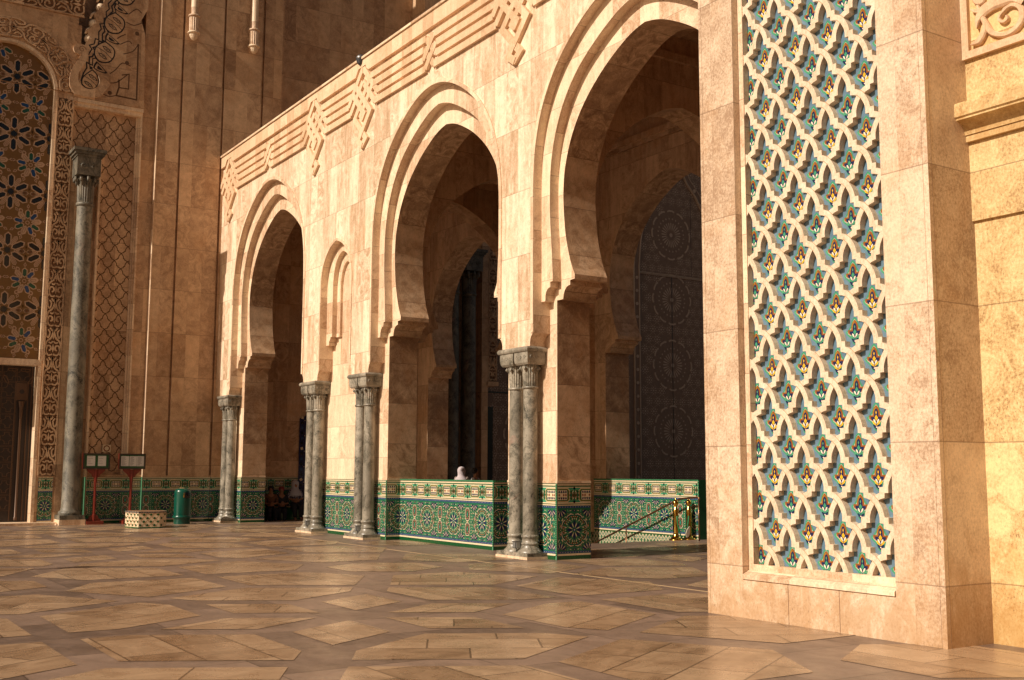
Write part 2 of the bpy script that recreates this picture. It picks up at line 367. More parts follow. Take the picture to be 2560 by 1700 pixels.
# ------------------------------------------------------------------ glazed tile dado (zellij) in 2-D pieces
def st2(P, wd, closed=False):
    L = offs(P, wd/2, closed); R = offs(P, -wd/2, closed); n = len(P)
    return [[R[i], R[(i+1) % n], L[(i+1) % n], L[i]] for i in range(n if closed else n-1)]
def rot(P, a, cx=0, cy=0): c, s_ = math.cos(a), math.sin(a); return [(cx+x*c-y*s_, cy+x*s_+y*c) for x, y in P]
def field_cell():
    """one star and one half-way medallion, pitch 1.17, star centre at (0, .53)"""
    T = []; add = lambda P, k, l: T.append((P, k, l)); cy = .532
    for cx, big in ((0, 1), (.585, 0)):
        if big:
            add(circ(cx, cy, .222, 8, PI/8), 'green', 1)
            for i in range(8):
                a = i*PI/4
                add(rot([(.05, 0), (.10, -.028), (.15, -.018), (.175, 0), (.15, .018), (.10, .028)], a, cx, cy), 'navy', 2)
                add(rot([(.035, 0), (.10, -.010), (.15, 0), (.10, .010)], a+PI/8, cx, cy), 'cream', 2)
                add(rot([(.145, 0), (.165, -.018), (.185, 0), (.165, .018)], a+PI/8, cx, cy), 'lgreen', 2)
                for q, wd, k, l in ((.300, .011, 'cream', 3), (.284, .012, 'navy', 3)):
                    for P in st2(rot([(q*math.cos(-.30)*.93, q*math.sin(-.30)), (q*.985, -q*.13), (q*.985, q*.13), (q*math.cos(.30)*.93, q*math.sin(.30))], a+PI/8, cx, cy), wd): add(P, k, l)
                for b in (-.21, 0, .21):
                    r = .243; add(rot([(r-.014, -.013), (r+.011, -.018), (r+.011, .018), (r-.014, .013)], a+PI/8+b, cx, cy), 'red' if b else 'dgreen', 3)
                for b in (-.31, -.1, .1, .31):
                    add(rot([(.238, 0), (.246, -.008), (.254, 0), (.246, .008)], a+PI/8+b, cx, cy), 'cream', 4)
                add(rot([(.20, -.01), (.212, 0), (.20, .01), (.19, 0)], a, cx, cy), 'cream', 3)
                for sg in (1, -1):
                    for P in st2(rot([(.175, sg*.045), (.20, sg*.05), (.212, sg*.032)], a, cx, cy), .011): add(P, 'cream', 3)
                add(rot([(.222, 0), (.235, -.01), (.25, 0), (.235, .01)], a, cx, cy), 'ochre', 4)
            add(circ(cx, cy, .033, 8), 'blue', 3)
            add(circ(cx, cy, .012, 6), 'cream', 4)
        else:
            for zc in (cy-.155, cy+.155):
                oct_ = [(cx+x, zc+y) for x, y in ((-.045, -.13), (.045, -.13), (.085, -.07), (.085, .07), (.045, .13), (-.045, .13), (-.085, .07), (-.085, -.07))]
                add(oct_, 'green', 1)
                for P in st2(oct_, .012, True): add(P, 'cream', 3)
                o2 = [(cx+(x-cx)*.8, zc+(y-zc)*.86) for x, y in oct_]
                for P in st2(o2, .011, True): add(P, 'navy', 3)
                o3 = [(cx+(x-cx)*.58, zc+(y-zc)*.68) for x, y in oct_]
                for P in st2(o3, .022, True): add(P, 'red', 3)
                for x, y in o3: add(circ(x, y, .008, 4), 'cream', 4)
                add(circ(cx, zc, .03, 6), 'teal', 4)
            add([(cx-.02, cy), (cx, cy-.03), (cx+.02, cy), (cx, cy+.03)], 'cream', 4)
            add([(cx-.009, cy), (cx, cy-.014), (cx+.009, cy), (cx, cy+.014)], 'ochre', 5)
    # quarter stars along the top and bottom, navy leaves with cream between
    for cx in (.2925+.02, .8775-.02):
        for zc, s0 in ((.905, -1), (.16, 1)):
            for i in range(-2, 3):
                a = s0*PI/2+i*PI/5.5
                add(rot([(.03, 0), (.08, -.022), (.135, -.012), (.155, 0), (.135, .012), (.08, .022)], a, cx, zc), 'navy', 2)
                if i < 2: add(rot([(.03, 0), (.10, -.007), (.15, 0), (.10, .007)], a+PI/11, cx, zc), 'cream', 3)
        for sg in (-1, 1):                                     # mid knots between star and medallion
            add(circ(cx, cy+sg*.075, .024, 8), 'red', 3); add(circ(cx, cy+sg*.075, .010, 4), 'cream', 4)
            add(rot([(-.03, 0), (0, -.012), (.03, 0), (0, .012)], PI/2, cx, cy+sg*.14), 'blue', 3)
            for q in (-1, 1):
                for P in st2([(cx+q*.02, cy+sg*.17), (cx+q*.045, cy+sg*.19), (cx+q*.05, cy+sg*.215)], .012): add(P, 'cream', 3)
                add(circ(cx+q*.035, cy+sg*.02, .009, 4), 'ochre', 4)
        add(circ(cx, cy, .02, 6), 'dgreen', 3); add(circ(cx, cy, .009, 4), 'cream', 4)
    for cx in (.0, .585):
        for zc in (.885, .18):
            add([(cx-.022, zc), (cx, zc-.03), (cx+.022, zc), (cx, zc+.02)], 'navy', 3); add(circ(cx, zc, .008, 4), 'cream', 4)
    return T
def band_cell():
    """cartouche band, pitch .585, z 1.03 - 1.29"""
    T = []; add = lambda P, k, l: T.append((P, k, l)); c = .2925; z0, z1 = 1.04, 1.285
    fr_ = [(c-.17, z0+.05), (c-.13, z0+.012), (c+.13, z0+.012), (c+.17, z0+.05), (c+.17, z1-.05), (c+.13, z1-.012), (c-.13, z1-.012), (c-.17, z1-.05)]
    add(fr_, 'green', 1)
    for P in st2(fr_, .012, True): add(P, 'ochre', 2)
    for P in st2([(c+(x-c)*1.11, (z0+z1)/2+(z-(z0+z1)/2)*1.10) for x, z in fr_], .011, True): add(P, 'cream', 2)
    add([(c-.12, z0+.035), (c+.12, z0+.035), (c+.13, z0+.06), (c+.13, z1-.06), (c+.12, z1-.035), (c-.12, z1-.035), (c-.13, z1-.06), (c-.13, z0+.06)], 'cream', 3)
    for r, (zz, k) in enumerate(((z0+.065, 'navy'), (.5*(z0+z1), 'red'), (z1-.065, 'navy'))):
        for i in range(-2, 3):
            if r == 1 and i == 0: continue
            x = c+i*.05; add([(x-.022, zz), (x, zz-.028), (x+.022, zz), (x, zz+.028)], k, 4)
    for sg in (-1, 1):
        zz = .5*(z0+z1)+sg*.046
        for i in range(-2, 2):
            x = c+(i+.5)*.05; add([(x-.008, zz), (x, zz-.01), (x+.008, zz), (x, zz+.01)], 'lgreen', 4)
    for x0 in (0, .585):
        s_ = 1 if x0 == 0 else -1
        add(circ(x0, z0, .026, 8), 'navy', 2); add(circ(x0, z1, .026, 8), 'navy', 2)
        for P in (st2([(x0, z0+.07), (x0+s_*.07, z1-.07)], .010)+st2([(x0, z1-.07), (x0+s_*.07, z0+.07)], .010)): add(P, 'red', 3)
        add([(x0+s_*.0, z0+.035), (x0+s_*.075, z0+.035), (x0+s_*.105, z0+.08), (x0+s_*.105, z1-.08), (x0+s_*.075, z1-.035), (x0, z1-.035)], 'green', 1)
        for q in range(4): add(rot([(-.028, 0), (0, -.010), (.028, 0), (0, .010)], PI/2+.5*s_, x0+s_*.03, z0+.06+q*.042), ('cream', 'dgreen', 'lgreen', 'cream')[q], 2)
        add(circ(x0, .5*(z0+z1), .018, 4), 'ochre', 4)
        for q in (-1, 1):
            add(circ(x0+s_*.085, .5*(z0+z1)+q*.06, .020, 6), 'dgreen', 3)
            add(circ(x0+s_*.055, .5*(z0+z1)+q*.09, .009, 4), 'ochre', 3); add(circ(x0+s_*.10, .5*(z0+z1), .017, 4), 'navy', 3)
            add(circ(x0+s_*.04, .5*(z0+z1)+q*.038, .010, 4), 'cream', 4)
    return T
def filler():
    """small mirrored leaves that fill the ground between the big figures"""
    T = []; cs = 1.17/20; rz = .755/13
    for i in range(20):
        for j in range(13):
            x = (i+.5)*cs; z = .155+(j+.5)*rz
            mx = min(i, 19-i); mz = min(j, 12-j); k = (mx*7+mz*5+mx*mz) % 6; ang = math.atan2((z-.532), (x-.585 if x > .29 and x < .88 else (x if x < .3 else x-1.17)) or 1e-3)
            if k == 0: T.append((rot([(-.028, 0), (0, -.011), (.028, 0), (0, .011)], ang, x, z), 'navy', .4))
            elif k == 1: T.append((rot([(-.026, 0), (0, -.007), (.026, 0), (0, .007)], ang+PI/2, x, z), 'cream', .4))
            elif k == 2: T.append((rot([(-.024, -.01), (.024, -.01), (.024, .01), (-.024, .01)], ang, x, z), 'lgreen', .4))
            elif k == 3: T.append((circ(x, z, .013, 4), 'red', .4)); T.append((circ(x, z, .006, 4), 'cream', .8))
            elif k == 4: T.append((rot([(-.026, 0), (0, -.014), (.026, 0), (0, .014)], ang+PI/4, x, z), 'dgreen', .4))
            else: T.append((rot([(-.022, -.006), (.022, -.006), (.022, .006), (-.022, .006)], ang+PI/3, x, z), 'dgreen', .4))
    return T
FC, BC = filler()+field_cell(), band_cell()
def lattice_cell():
    """cream interlaced lozenges of the stair wall, pitch .25 x .3"""
    T = []
    for P in st2([(0, 0), (.125, .15), (.25, 0)], .032)+st2([(0, 0), (.125, -.15), (.25, 0)], .032): T.append((P, 'cream', 2))
    for P in st2([(.06, 0), (.125, .08), (.19, 0)], .012)+st2([(.06, 0), (.125, -.08), (.19, 0)], .012): T.append((P, 'cream', 2))
    for s_ in (-1, 1): T.append((circ(.125+s_*.125, s_*.0+.075, .018, 4), 'navy', 2))
    T.append((circ(.125, 0, .035, 6), 'teal', 2)); T.append((circ(.125, 0, .016, 4), 'cream', 3)); T.append((circ(0, .15, .02, 4), 'ochre', 3))
    return T
def dado(mb, fr, L, phase=0., coping=True, edges=(False, False), zs=1.0, low=0):
    """tile panel from a=0..L, z 0..1.40, proud of the wall by 6 mm"""
    e = .0016
    R = lambda a, b, z0, z1, k, l: mb.poly(fr, [(a, z0), (b, z0), (b, z1), (a, z1)], k, .006+l*e)
    R(0, L, low, 1.37, 'green', 0)
    R(0, L, 0, .072, 'dgreen', 1)
    n = int(L/.06)
    for i in range(n+1):
        x = i*.06
        if x+.004 < L: R(x, x+.004, 0, .07, 'black', 2)
    R(0, L, .075, .108, 'cream', 1); R(0, L, .112, .152, 'blue', 1)
    R(0, L, .928, .968, 'blue', 1); R(0, L, .972, .992, 'cream', 1); R(0, L, 1.008, 1.03, 'cream', 1); R(0, L, 1.295, 1.315, 'cream', 1); R(0, L, 1.03, 1.295, 'leaf', 1)
    R(0, L, 1.325, 1.335, 'dgreen', 2); R(0, L, 1.335, 1.362, 'cream', 1); R(0, L, .994, 1.006, 'dgreen', 2); R(0, L, 1.312, 1.322, 'green', 2)
    for zz in (.132, .948):
        k = int(L/.0585)
        for i in range(k+1):
            x = i*.0585+.02-(phase % .0585)
            if .01 < x < L-.01: mb.poly(fr, circ(x, zz, .007, 4), 'cream', .006+2*e)
    k0 = int(math.floor(-phase/1.17))-1; k1 = int(math.ceil((L-phase)/1.17))+1
    for k in range(k0, k1+1):
        for P, mt, l in FC:
            xs = [p[0]+k*1.17+phase for p in P]
            if max(xs) < 0 or min(xs) > L: continue
            Q = [(x, p[1]) for x, p in zip(xs, P)]
            if min(xs) < 0 or max(xs) > L: Q = clip(Q, 0, L)
            if Q: mb.poly(fr, Q, mt, .006+l*e)
    k0 = int(math.floor(-phase/.585))-1; k1 = int(math.ceil((L-phase)/.585))+1
    for k in range(k0, k1+1):
        for P, mt, l in BC:
            xs = [p[0]+k*.585+phase for p in P]
            if max(xs) < 0 or min(xs) > L: continue
            Q = [(x, p[1]) for x, p in zip(xs, P)]
            if min(xs) < 0 or max(xs) > L: Q = clip(Q, 0, L)
            if Q: mb.poly(fr, Q, mt, .006+(l+1)*e)
    for side, a in ((0, 0), (1, L-.035)):
        if edges[side]:
            R(a, a+.035, 0, 1.37, 'lgreen', 7)
            for i in range(34):
                z = .07+i*.038; mb.poly(fr, [(a, z), (a+.035, z+.012), (a+.035, z+.03), (a, z+.018)], 'dgreen', .006+8*e)
def rope_top(mb, fr, L):
    """twisted green cap along a parapet, frame at its front top edge"""
    mb.prism(fr, [(0, 1.372), (L, 1.372), (L, 1.405), (0, 1.405)], 0, .018, 'dgreen')
    for i in range(int(L/.045)):
        x = i*.045; mb.poly(fr, [(x, 1.374), (x+.022, 1.374), (x+.036, 1.402), (x+.014, 1.402)], 'lgreen', .0195)
# ------------------------------------------------------------------ courtyard floor
def floor_stone(name, c1, c2, c3, w_, h_, joint, rough, speck=False):
    g = NG(name); uv = g.n('ShaderNodeUVMap').outputs[0]; u, v, _ = g.sep(uv)
    us = g.math('DIVIDE', u, w_); vs = g.math('DIVIDE', v, h_); row = g.math('FLOOR', vs)
    us = g.math('ADD', us, g.math('MULTIPLY', row, .37)); colm = g.math('FLOOR', us)
    wn = g.n('ShaderNodeTexWhiteNoise', noise_dimensions='3D'); g.l(g.comb(colm, row, 1.3), wn.inputs['Vector']); idv = wn.outputs['Value']
    d = g.math('MULTIPLY', idv, 31.)
    n1 = g.noise(g.comb(g.math('ADD', g.math('MULTIPLY', u, 1.4), d), g.math('ADD', g.math('MULTIPLY', v, 2.4), d)), 1.4, 8, .7, .8)
    n3 = g.noise(uv, .35, 4, .6)
    gw = g.n('ShaderNodeNewGeometry').outputs['Position']
    fine = g.noise(gw, 90. if speck else 40., 3, .7)
    dirt_shade = g.noise(gw, 1.1, 7, .7, .5)
    t = g.math('ADD', g.math('MULTIPLY', g.math('SUBTRACT', n1, .5), 1.7), g.math('MULTIPLY', idv, .62))
    t = g.math('ADD', t, g.math('MULTIPLY', g.math('SUBTRACT', fine, .5), 1.3 if speck else .35)); t = g.math('ADD', t, g.math('MULTIPLY', g.math('SUBTRACT', n3, .5), .6)); t = g.math('ADD', t, .18)
    base = g.ramp(t, [(0.05, c3), (.42, c2), (.8, c1), (1., tuple(q*1.15 for q in c1))])
    dk = g.ramp(dirt_shade, [(.56, 0.), (.72, 1.)]); base = g.mix(g.math('MULTIPLY', dk, .38), base, tuple(q*.5 for q in c3))
    spot = g.ramp(g.noise(gw, 7., 4, .7), [(.70, 0.), (.74, 1.)]); base = g.mix(g.math('MULTIPLY', spot, .4), base, tuple(q*.45 for q in c3))
    fu = g.math('ABSOLUTE', g.math('SUBTRACT', g.math('FRACT', us), .5)); fv = g.math('ABSOLUTE', g.math('SUBTRACT', g.math('FRACT', vs), .5))
    j = g.math('MAXIMUM', g.math('GREATER_THAN', fu, .5-joint/w_), g.math('GREATER_THAN', fv, .5-joint/h_))
    base = g.mix(g.math('MULTIPLY', j, .75), base, (c3[0]*.22, c3[1]*.18, c3[2]*.15))
    g.l(base, g.b.inputs['Base Color'])
    r = g.ramp(g.noise(gw, 2.3, 6, .7), [(.3, rough-.10), (.7, rough+.16)]); g.l(r, g.b.inputs['Roughness'])
    g.bump(g.math('SUBTRACT', g.math('MULTIPLY', fine, .25), j), .22, .003)
    return g.m
M['floor_beige'] = floor_stone('polished_travertine_paving', (.41, .278, .17), (.32, .205, .12), (.20, .12, .066), 1.05, .55, .009, .27)
M['floor_band'] = floor_stone('brown_granite_bands', (.235, .16, .118), (.18, .122, .09), (.12, .08, .058), 1.1, 1.7, .006, .40, True)
M['drain'] = plain('brass_drain_line', (.40, .28, .15), .5, var=.2)
HOLE = (-27.0, -19.95, 12.56, 18.25)
fm = MB()
def fl(x0, x1, y0, y1): fm.poly(FZ(0), [(x0, y0), (x1, y0), (x1, y1), (x0, y1)], 'floor_band', 0)
fl(-60, 60, -60, HOLE[2]); fl(-60, HOLE[0], HOLE[2], HOLE[3]); fl(HOLE[1], 60, HOLE[2], HOLE[3]); fl(-60, 60, HOLE[3], 60)
def piece(P, ang):
    cx = sum(p[0] for p in P)/len(P); cy = sum(p[1] for p in P)/len(P)
    x0, x1 = min(p[0] for p in P), max(p[0] for p in P); y0, y1 = min(p[1] for p in P), max(p[1] for p in P)
    if x1 < -35.2 or x0 > 9 or y1 < -9 or y0 > 26: return
    if x1 > HOLE[0] and x0 < HOLE[1] and y1 > HOLE[2] and y0 < HOLE[3]: return
    c, s_ = math.cos(-ang), math.sin(-ang); ou, ov = random.random()*9, random.random()*9
    fm.poly(FZ(0), P, 'floor_beige', .004, [((x-cx)*c-(y-cy)*s_+ou, (x-cx)*s_+(y-cy)*c+ov) for x, y in P])
C0 = (-11.5, 5.43); D_ = 6.22
for i in range(-8, 8):
    for j in range(-9, 9):
        cx = C0[0]+D_*math.cos(PI/6)*i; cy = C0[1]+D_*(j+.5*i)
        typ1 = (i-j) % 3 == 0
        if typ1:
            for k in range(6):
                a = PI/6+k*PI/3; piece(rot([(.43, 0), (1.28, -.49), (2.13, 0), (1.28, .49)], a, cx, cy), a+PI/6)
                a = k*PI/3; piece(rot([(1.66, 0), (2.25, -1.02), (2.67, -1.26), (3.4, 0), (2.67, 1.26), (2.25, 1.02)], a, cx, cy), a+PI/3)
        else:
            piece(rot(circ(0, 0, .98, 6), PI/6*0, cx, cy), 0)
            for k in range(6):
                a = k*PI/3; piece(rot([(1.40, -.56), (2.67, -1.26), (3.4, 0), (2.67, 1.26), (1.40, .56)], a, cx, cy), a+PI/3)
fm.box(-34, -9.7, 10.49, 10.506, .0, .0065, 'drain', 'd')
tag(fm.build('courtyard_floor'), kind='structure')

# ------------------------------------------------------------------ arch profiles (half width, height)
O1h = catmull([(2.80, 6.5), (2.79, 7.1), (2.72, 7.7), (2.52, 8.32), (2.17, 8.88), (1.74, 9.31), (1.23, 9.66), (.75, 9.89), (.35, 10.005), (0, 10.04)], 5)
O2h = catmull([(2.44, 5.14), (2.47, 5.6), (2.52, 6.2), (2.53, 6.7), (2.50, 7.25), (2.36, 7.82), (2.08, 8.38), (1.66, 8.86), (1.14, 9.22), (.62, 9.49), (.28, 9.605), (0, 9.655)], 5)
O3h = catmull([(2.03, 5.16), (2.17, 5.45), (2.31, 5.95), (2.37, 6.5), (2.37, 6.85), (2.31, 7.25), (2.10, 7.78), (1.73, 8.28), (1.2, 8.72), (.65, 9.03), (.30, 9.165), (0, 9.225)], 5)
def qarc(cx, cy, rx, ry, a0, a1, n=6): return [(cx+rx*math.cos(a0+(a1-a0)*i/n), cy+ry*math.sin(a0+(a1-a0)*i/n)) for i in range(n+1)]
K3 = [(2.58, 4.74), (2.39, 4.74), (2.385, 4.86)]+qarc(2.385, 4.98, .20, -.12, -PI/2*0+PI/2, 0, 6)[1:] + [(2.185, 4.985), (2.17, 4.99), (2.17, 5.07), (2.03, 5.08)]
K3 = [(2.58, 4.74), (2.39, 4.74), (2.375, 4.82), (2.34, 4.90), (2.28, 4.955), (2.22, 4.975), (2.17, 4.98), (2.17, 5.065), (2.03, 5.075)]
K2 = [(2.86, 4.72), (2.68, 4.72), (2.675, 4.82), (2.65, 4.89), (2.60, 4.945), (2.56, 4.96), (2.52, 4.965), (2.52, 5.06), (2.44, 5.07)]
N1h = catmull([(.905, 6.2), (.89, 6.5), (.80, 6.82), (.62, 7.08), (.36, 7.28), (.14, 7.37), (0, 7.40)], 4)
N2h = [(.95, 4.80), (.74, 4.80), (.735, 4.88), (.69, 4.94), (.66, 4.95), (.66, 5.0), (.56, 5.01)]+catmull([(.56, 5.1), (.56, 6.2), (.54, 6.5), (.46, 6.8), (.3, 7.02), (.12, 7.13), (0, 7.16)], 4)
N3h = [(.36, 5.0), (.36, 5.1)]+catmull([(.36, 5.2), (.36, 6.2), (.34, 6.45), (.26, 6.7), (.12, 6.86), (0, 6.91)], 4)
def opening(cx, half): return [(cx-a, z) for a, z in half]+[(cx+a, z) for a, z in reversed(half[:-1])]
ARCH = [-30.57, -20.79, -13.99]; NICHE = -25.68
XL, XR = -34.75, -9.55
cove = [(.13, 3.90), (.13, 3.97), (.115, 4.03), (.085, 4.09), (.04, 4.125), (0, 4.135)]     # inset of the pier foot
def bay(mb, fr, x0, x1, zb, foot_l, cx, half, foot_r, zt, h0, h1, k, ks, back=False):
    """one bay of a wall: bottom edge, feet, opening, top; the two outer vertical edges stay open"""
    P = [(x0, zb)]+foot_l+opening(cx, half)+foot_r+[(x1, zb), (x1, zt), (x0, zt)]
    n = len(P); mb.prism(fr, P, h0, h1, k, ks, back, open_=(n-3, n-1))
def l1_bottom():
    edges = [XL, ARCH[0], NICHE, ARCH[1], ARCH[2]]
    out = [(XL, 3.90)]
    for cx, hw, half in ((ARCH[0], 2.80, O1h), (NICHE, .905, N1h), (ARCH[1], 2.80, O1h), (ARCH[2], 2.80, O1h)):
        lo = [(cx-hw-i, z) for i, z in cove]; ro = [(cx+hw+i, z) for i, z in reversed(cove)]
        out += lo+opening(cx, half)+ro
    return out+[(XR, 3.90)]
arcade = empty('arcade_building', (-22.2, 11.9, 0), 'long sunlit travertine arcade with three horseshoe arches and a strapwork band under its top edge', 'arcade')
mb = MB()
for x0, x1, cx, hw, half in ((XL, -27.2, ARCH[0], 2.80, O1h), (-27.2, -24.15, NICHE, .905, N1h), (-24.15, -17.39, ARCH[1], 2.80, O1h), (-17.39, XR, ARCH[2], 2.80, O1h)):
    bay(mb, FA(11.86), x0, x1, 3.90, [(cx-hw-i, z) for i, z in cove], cx, half, [(cx+hw+i, z) for i, z in reversed(cove)], 11.68, 0, .38, 'stone', 'stone_ring')
mb.box(XL-.0, XL+.001, 11.48, 11.86, 3.9, 11.68, 'stone')
mb.build('front_wall', arcade)
def core(mb, fr, h1, k, zt=11.6):
    for x0, x1, cx in ((XL, -27.5, ARCH[0]), (-24.2, -17.39, ARCH[1]), (-17.39, XR, ARCH[2])):
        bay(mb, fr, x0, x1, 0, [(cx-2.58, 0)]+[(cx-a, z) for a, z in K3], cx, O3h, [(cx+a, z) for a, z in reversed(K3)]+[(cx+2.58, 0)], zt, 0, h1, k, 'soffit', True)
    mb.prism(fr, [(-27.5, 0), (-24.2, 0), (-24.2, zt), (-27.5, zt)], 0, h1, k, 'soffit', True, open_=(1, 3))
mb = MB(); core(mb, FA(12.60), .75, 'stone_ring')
mb.build('core_wall', arcade)
for cx in ARCH:
    mb = MB(); outer = [(cx-2.86, 4.72)]+[(cx-a*1.02, z+.05) for a, z in O1h]+[(cx+a*1.02, z+.05) for a, z in reversed(O1h[:-1])]+[(cx+2.86, 4.72)]
    inner = [(cx-a, z) for a, z in K2[1:]]+opening(cx, O2h)+[(cx+a, z) for a, z in reversed(K2[1:])]
    mb.prism(FA(11.852), list(reversed(outer))[-1:]+inner+list(reversed(outer))[:-1], 0, .20, 'stone_ring', 'stone_ring')
    mb.build('arch_order', arcade)
    mb = MB(); rin = [(cx-2.80, 4.14)]+opening(cx, O1h)+[(cx+2.80, 4.14)]
    stroke(mb, FA(11.48), offs(rin, .045), .085, 'stone_ring', -.01, .022)
    mb.build('arch_rim', arcade)
mb = MB()
inner = opening(NICHE, N2h[1:])
o_ = [(NICHE-.96, 4.80)]+[(NICHE-a*1.05, z+.05) for a, z in N1h]+[(NICHE+a*1.05, z+.05) for a, z in reversed(N1h[:-1])]+[(NICHE+.96, 4.80)]
o_r = list(reversed(o_))
mb.prism(FA(11.853), o_r[-1:]+inner+o_r[:-1], 0, .20, 'stone_ring', 'stone_ring')
i3 = opening(NICHE, N3h); i3c = [(NICHE-.60, 5.0)]+i3+[(NICHE+.60, 5.0), (NICHE+.60, 7.0), (NICHE+.2, 7.3), (NICHE-.2, 7.3), (NICHE-.6, 7.0)]
mb.prism(FA(11.851), i3c, 0, .07, 'stone_ring', 'stone_ring')
stroke(mb, FA(11.48), offs([(NICHE-.905, 4.14)]+opening(NICHE, N1h)+[(NICHE+.905, 4.14)], .035), .065, 'stone_ring', -.01, .02)
mb.build('blind_niche', arcade)
# coping and strapwork
mb = MB(); BIG = [-33.97, -27.17, -24.19, -17.39, -10.6]; SML = [-30.57, -20.79, -13.99]
zc, zt, st = 11.35, 11.68, 0
out = [(XL, zc)]
for b in BIG: out += [(b-.40, zc), (b-.24, 11.52), (b+.17, 11.52), (b+.17, 11.45), (b+.32, zc)]
out += [(XR, zc), (XR, zt+.02), (XL, zt+.02)]
mb.prism(FA(11.48), out, 0, .08, 'relief')
mb.box(XL, XR, 11.36, 11.9, 11.705, 11.76, 'stone_ring')
mb.build('coping', arcade)
mb = MB(); W_ = .155; p_ = .23; L1_, L2_, L3_, L4_ = 10.47, 10.70, 10.93, 11.16; F0 = FA(11.48)
def seg(P, h): stroke(mb, F0, P, W_, 'relief', 0, h)
a_, b_ = .8*p_, 1.2*p_
knots = sorted([(x, 1) for x in BIG]+[(x, 0) for x in SML])
for (x0, k0), (x1, k1) in zip(knots[:-1], knots[1:]):
    s0 = [a_, b_, b_, a_] if not k0 else [.66, .78, .53, .43]
    s1 = [a_, b_, b_, a_] if not k1 else [.66, .78, .53, .43]
    for i, z in enumerate((L1_, L2_, L3_, L4_)): seg([(x0+s0[i], z), (x1-s1[i], z)], .074)
for b, k in knots:
    for sx, h in ((1, .080), (-1, .066)):
        X = lambda P: [(b+sx*x, z) for x, z in P]
        if not k:
            seg(X([(-a_, L1_), (-a_+2*p_, L3_)]), h); seg(X([(-b_, L2_), (-b_+2*p_, L4_)]), h)
        else:
            seg(X([(-.78, L2_), (-.05, 11.43), (0, 11.43)]), h)
            seg(X([(-.66, L1_), (0, 11.13)]), h)
            seg(X([(-.43, L4_), (.44, 10.29), (-.19, 9.66), (0.03, 9.50)]), h+.002)
            seg(X([(-.53, L3_), (.10, 10.30), (-.02, 10.18)]), h+.001)
mb.build('strapwork_band', arcade)
# stone ledge over the tile dado, tile dados on the jambs
for x0, x1 in ((XL, ARCH[0]-2.58), (ARCH[0]+2.58, ARCH[1]-2.58), (ARCH[1]+2.58, ARCH[2]-2.58)): 
    mb = MB(); mb.box(x0-(.012 if x0 > XL else 0), x1+.012, 11.838, 12.61, 1.378, 1.42, 'stone_ring'); mb.build('dado_ledge', arcade)
mb = MB()
for x0, x1, ph in ((XL, ARCH[0]-2.58, .2), (ARCH[0]+2.58, ARCH[1]-2.58, .13), (ARCH[1]+2.58, ARCH[2]-2.58, 1.17)):
    dado(mb, FA(11.85, x0), x1-x0, ph, edges=(False, True))
    dado(mb, FB(x1, 11.85), .75, .375)
mb.build('tile_dado', arcade)
mb = MB(); mb.box(XL, XR, 11.5, 19.4, 11.1, 11.62, 'inner'); mb.build('roof_slab', arcade)

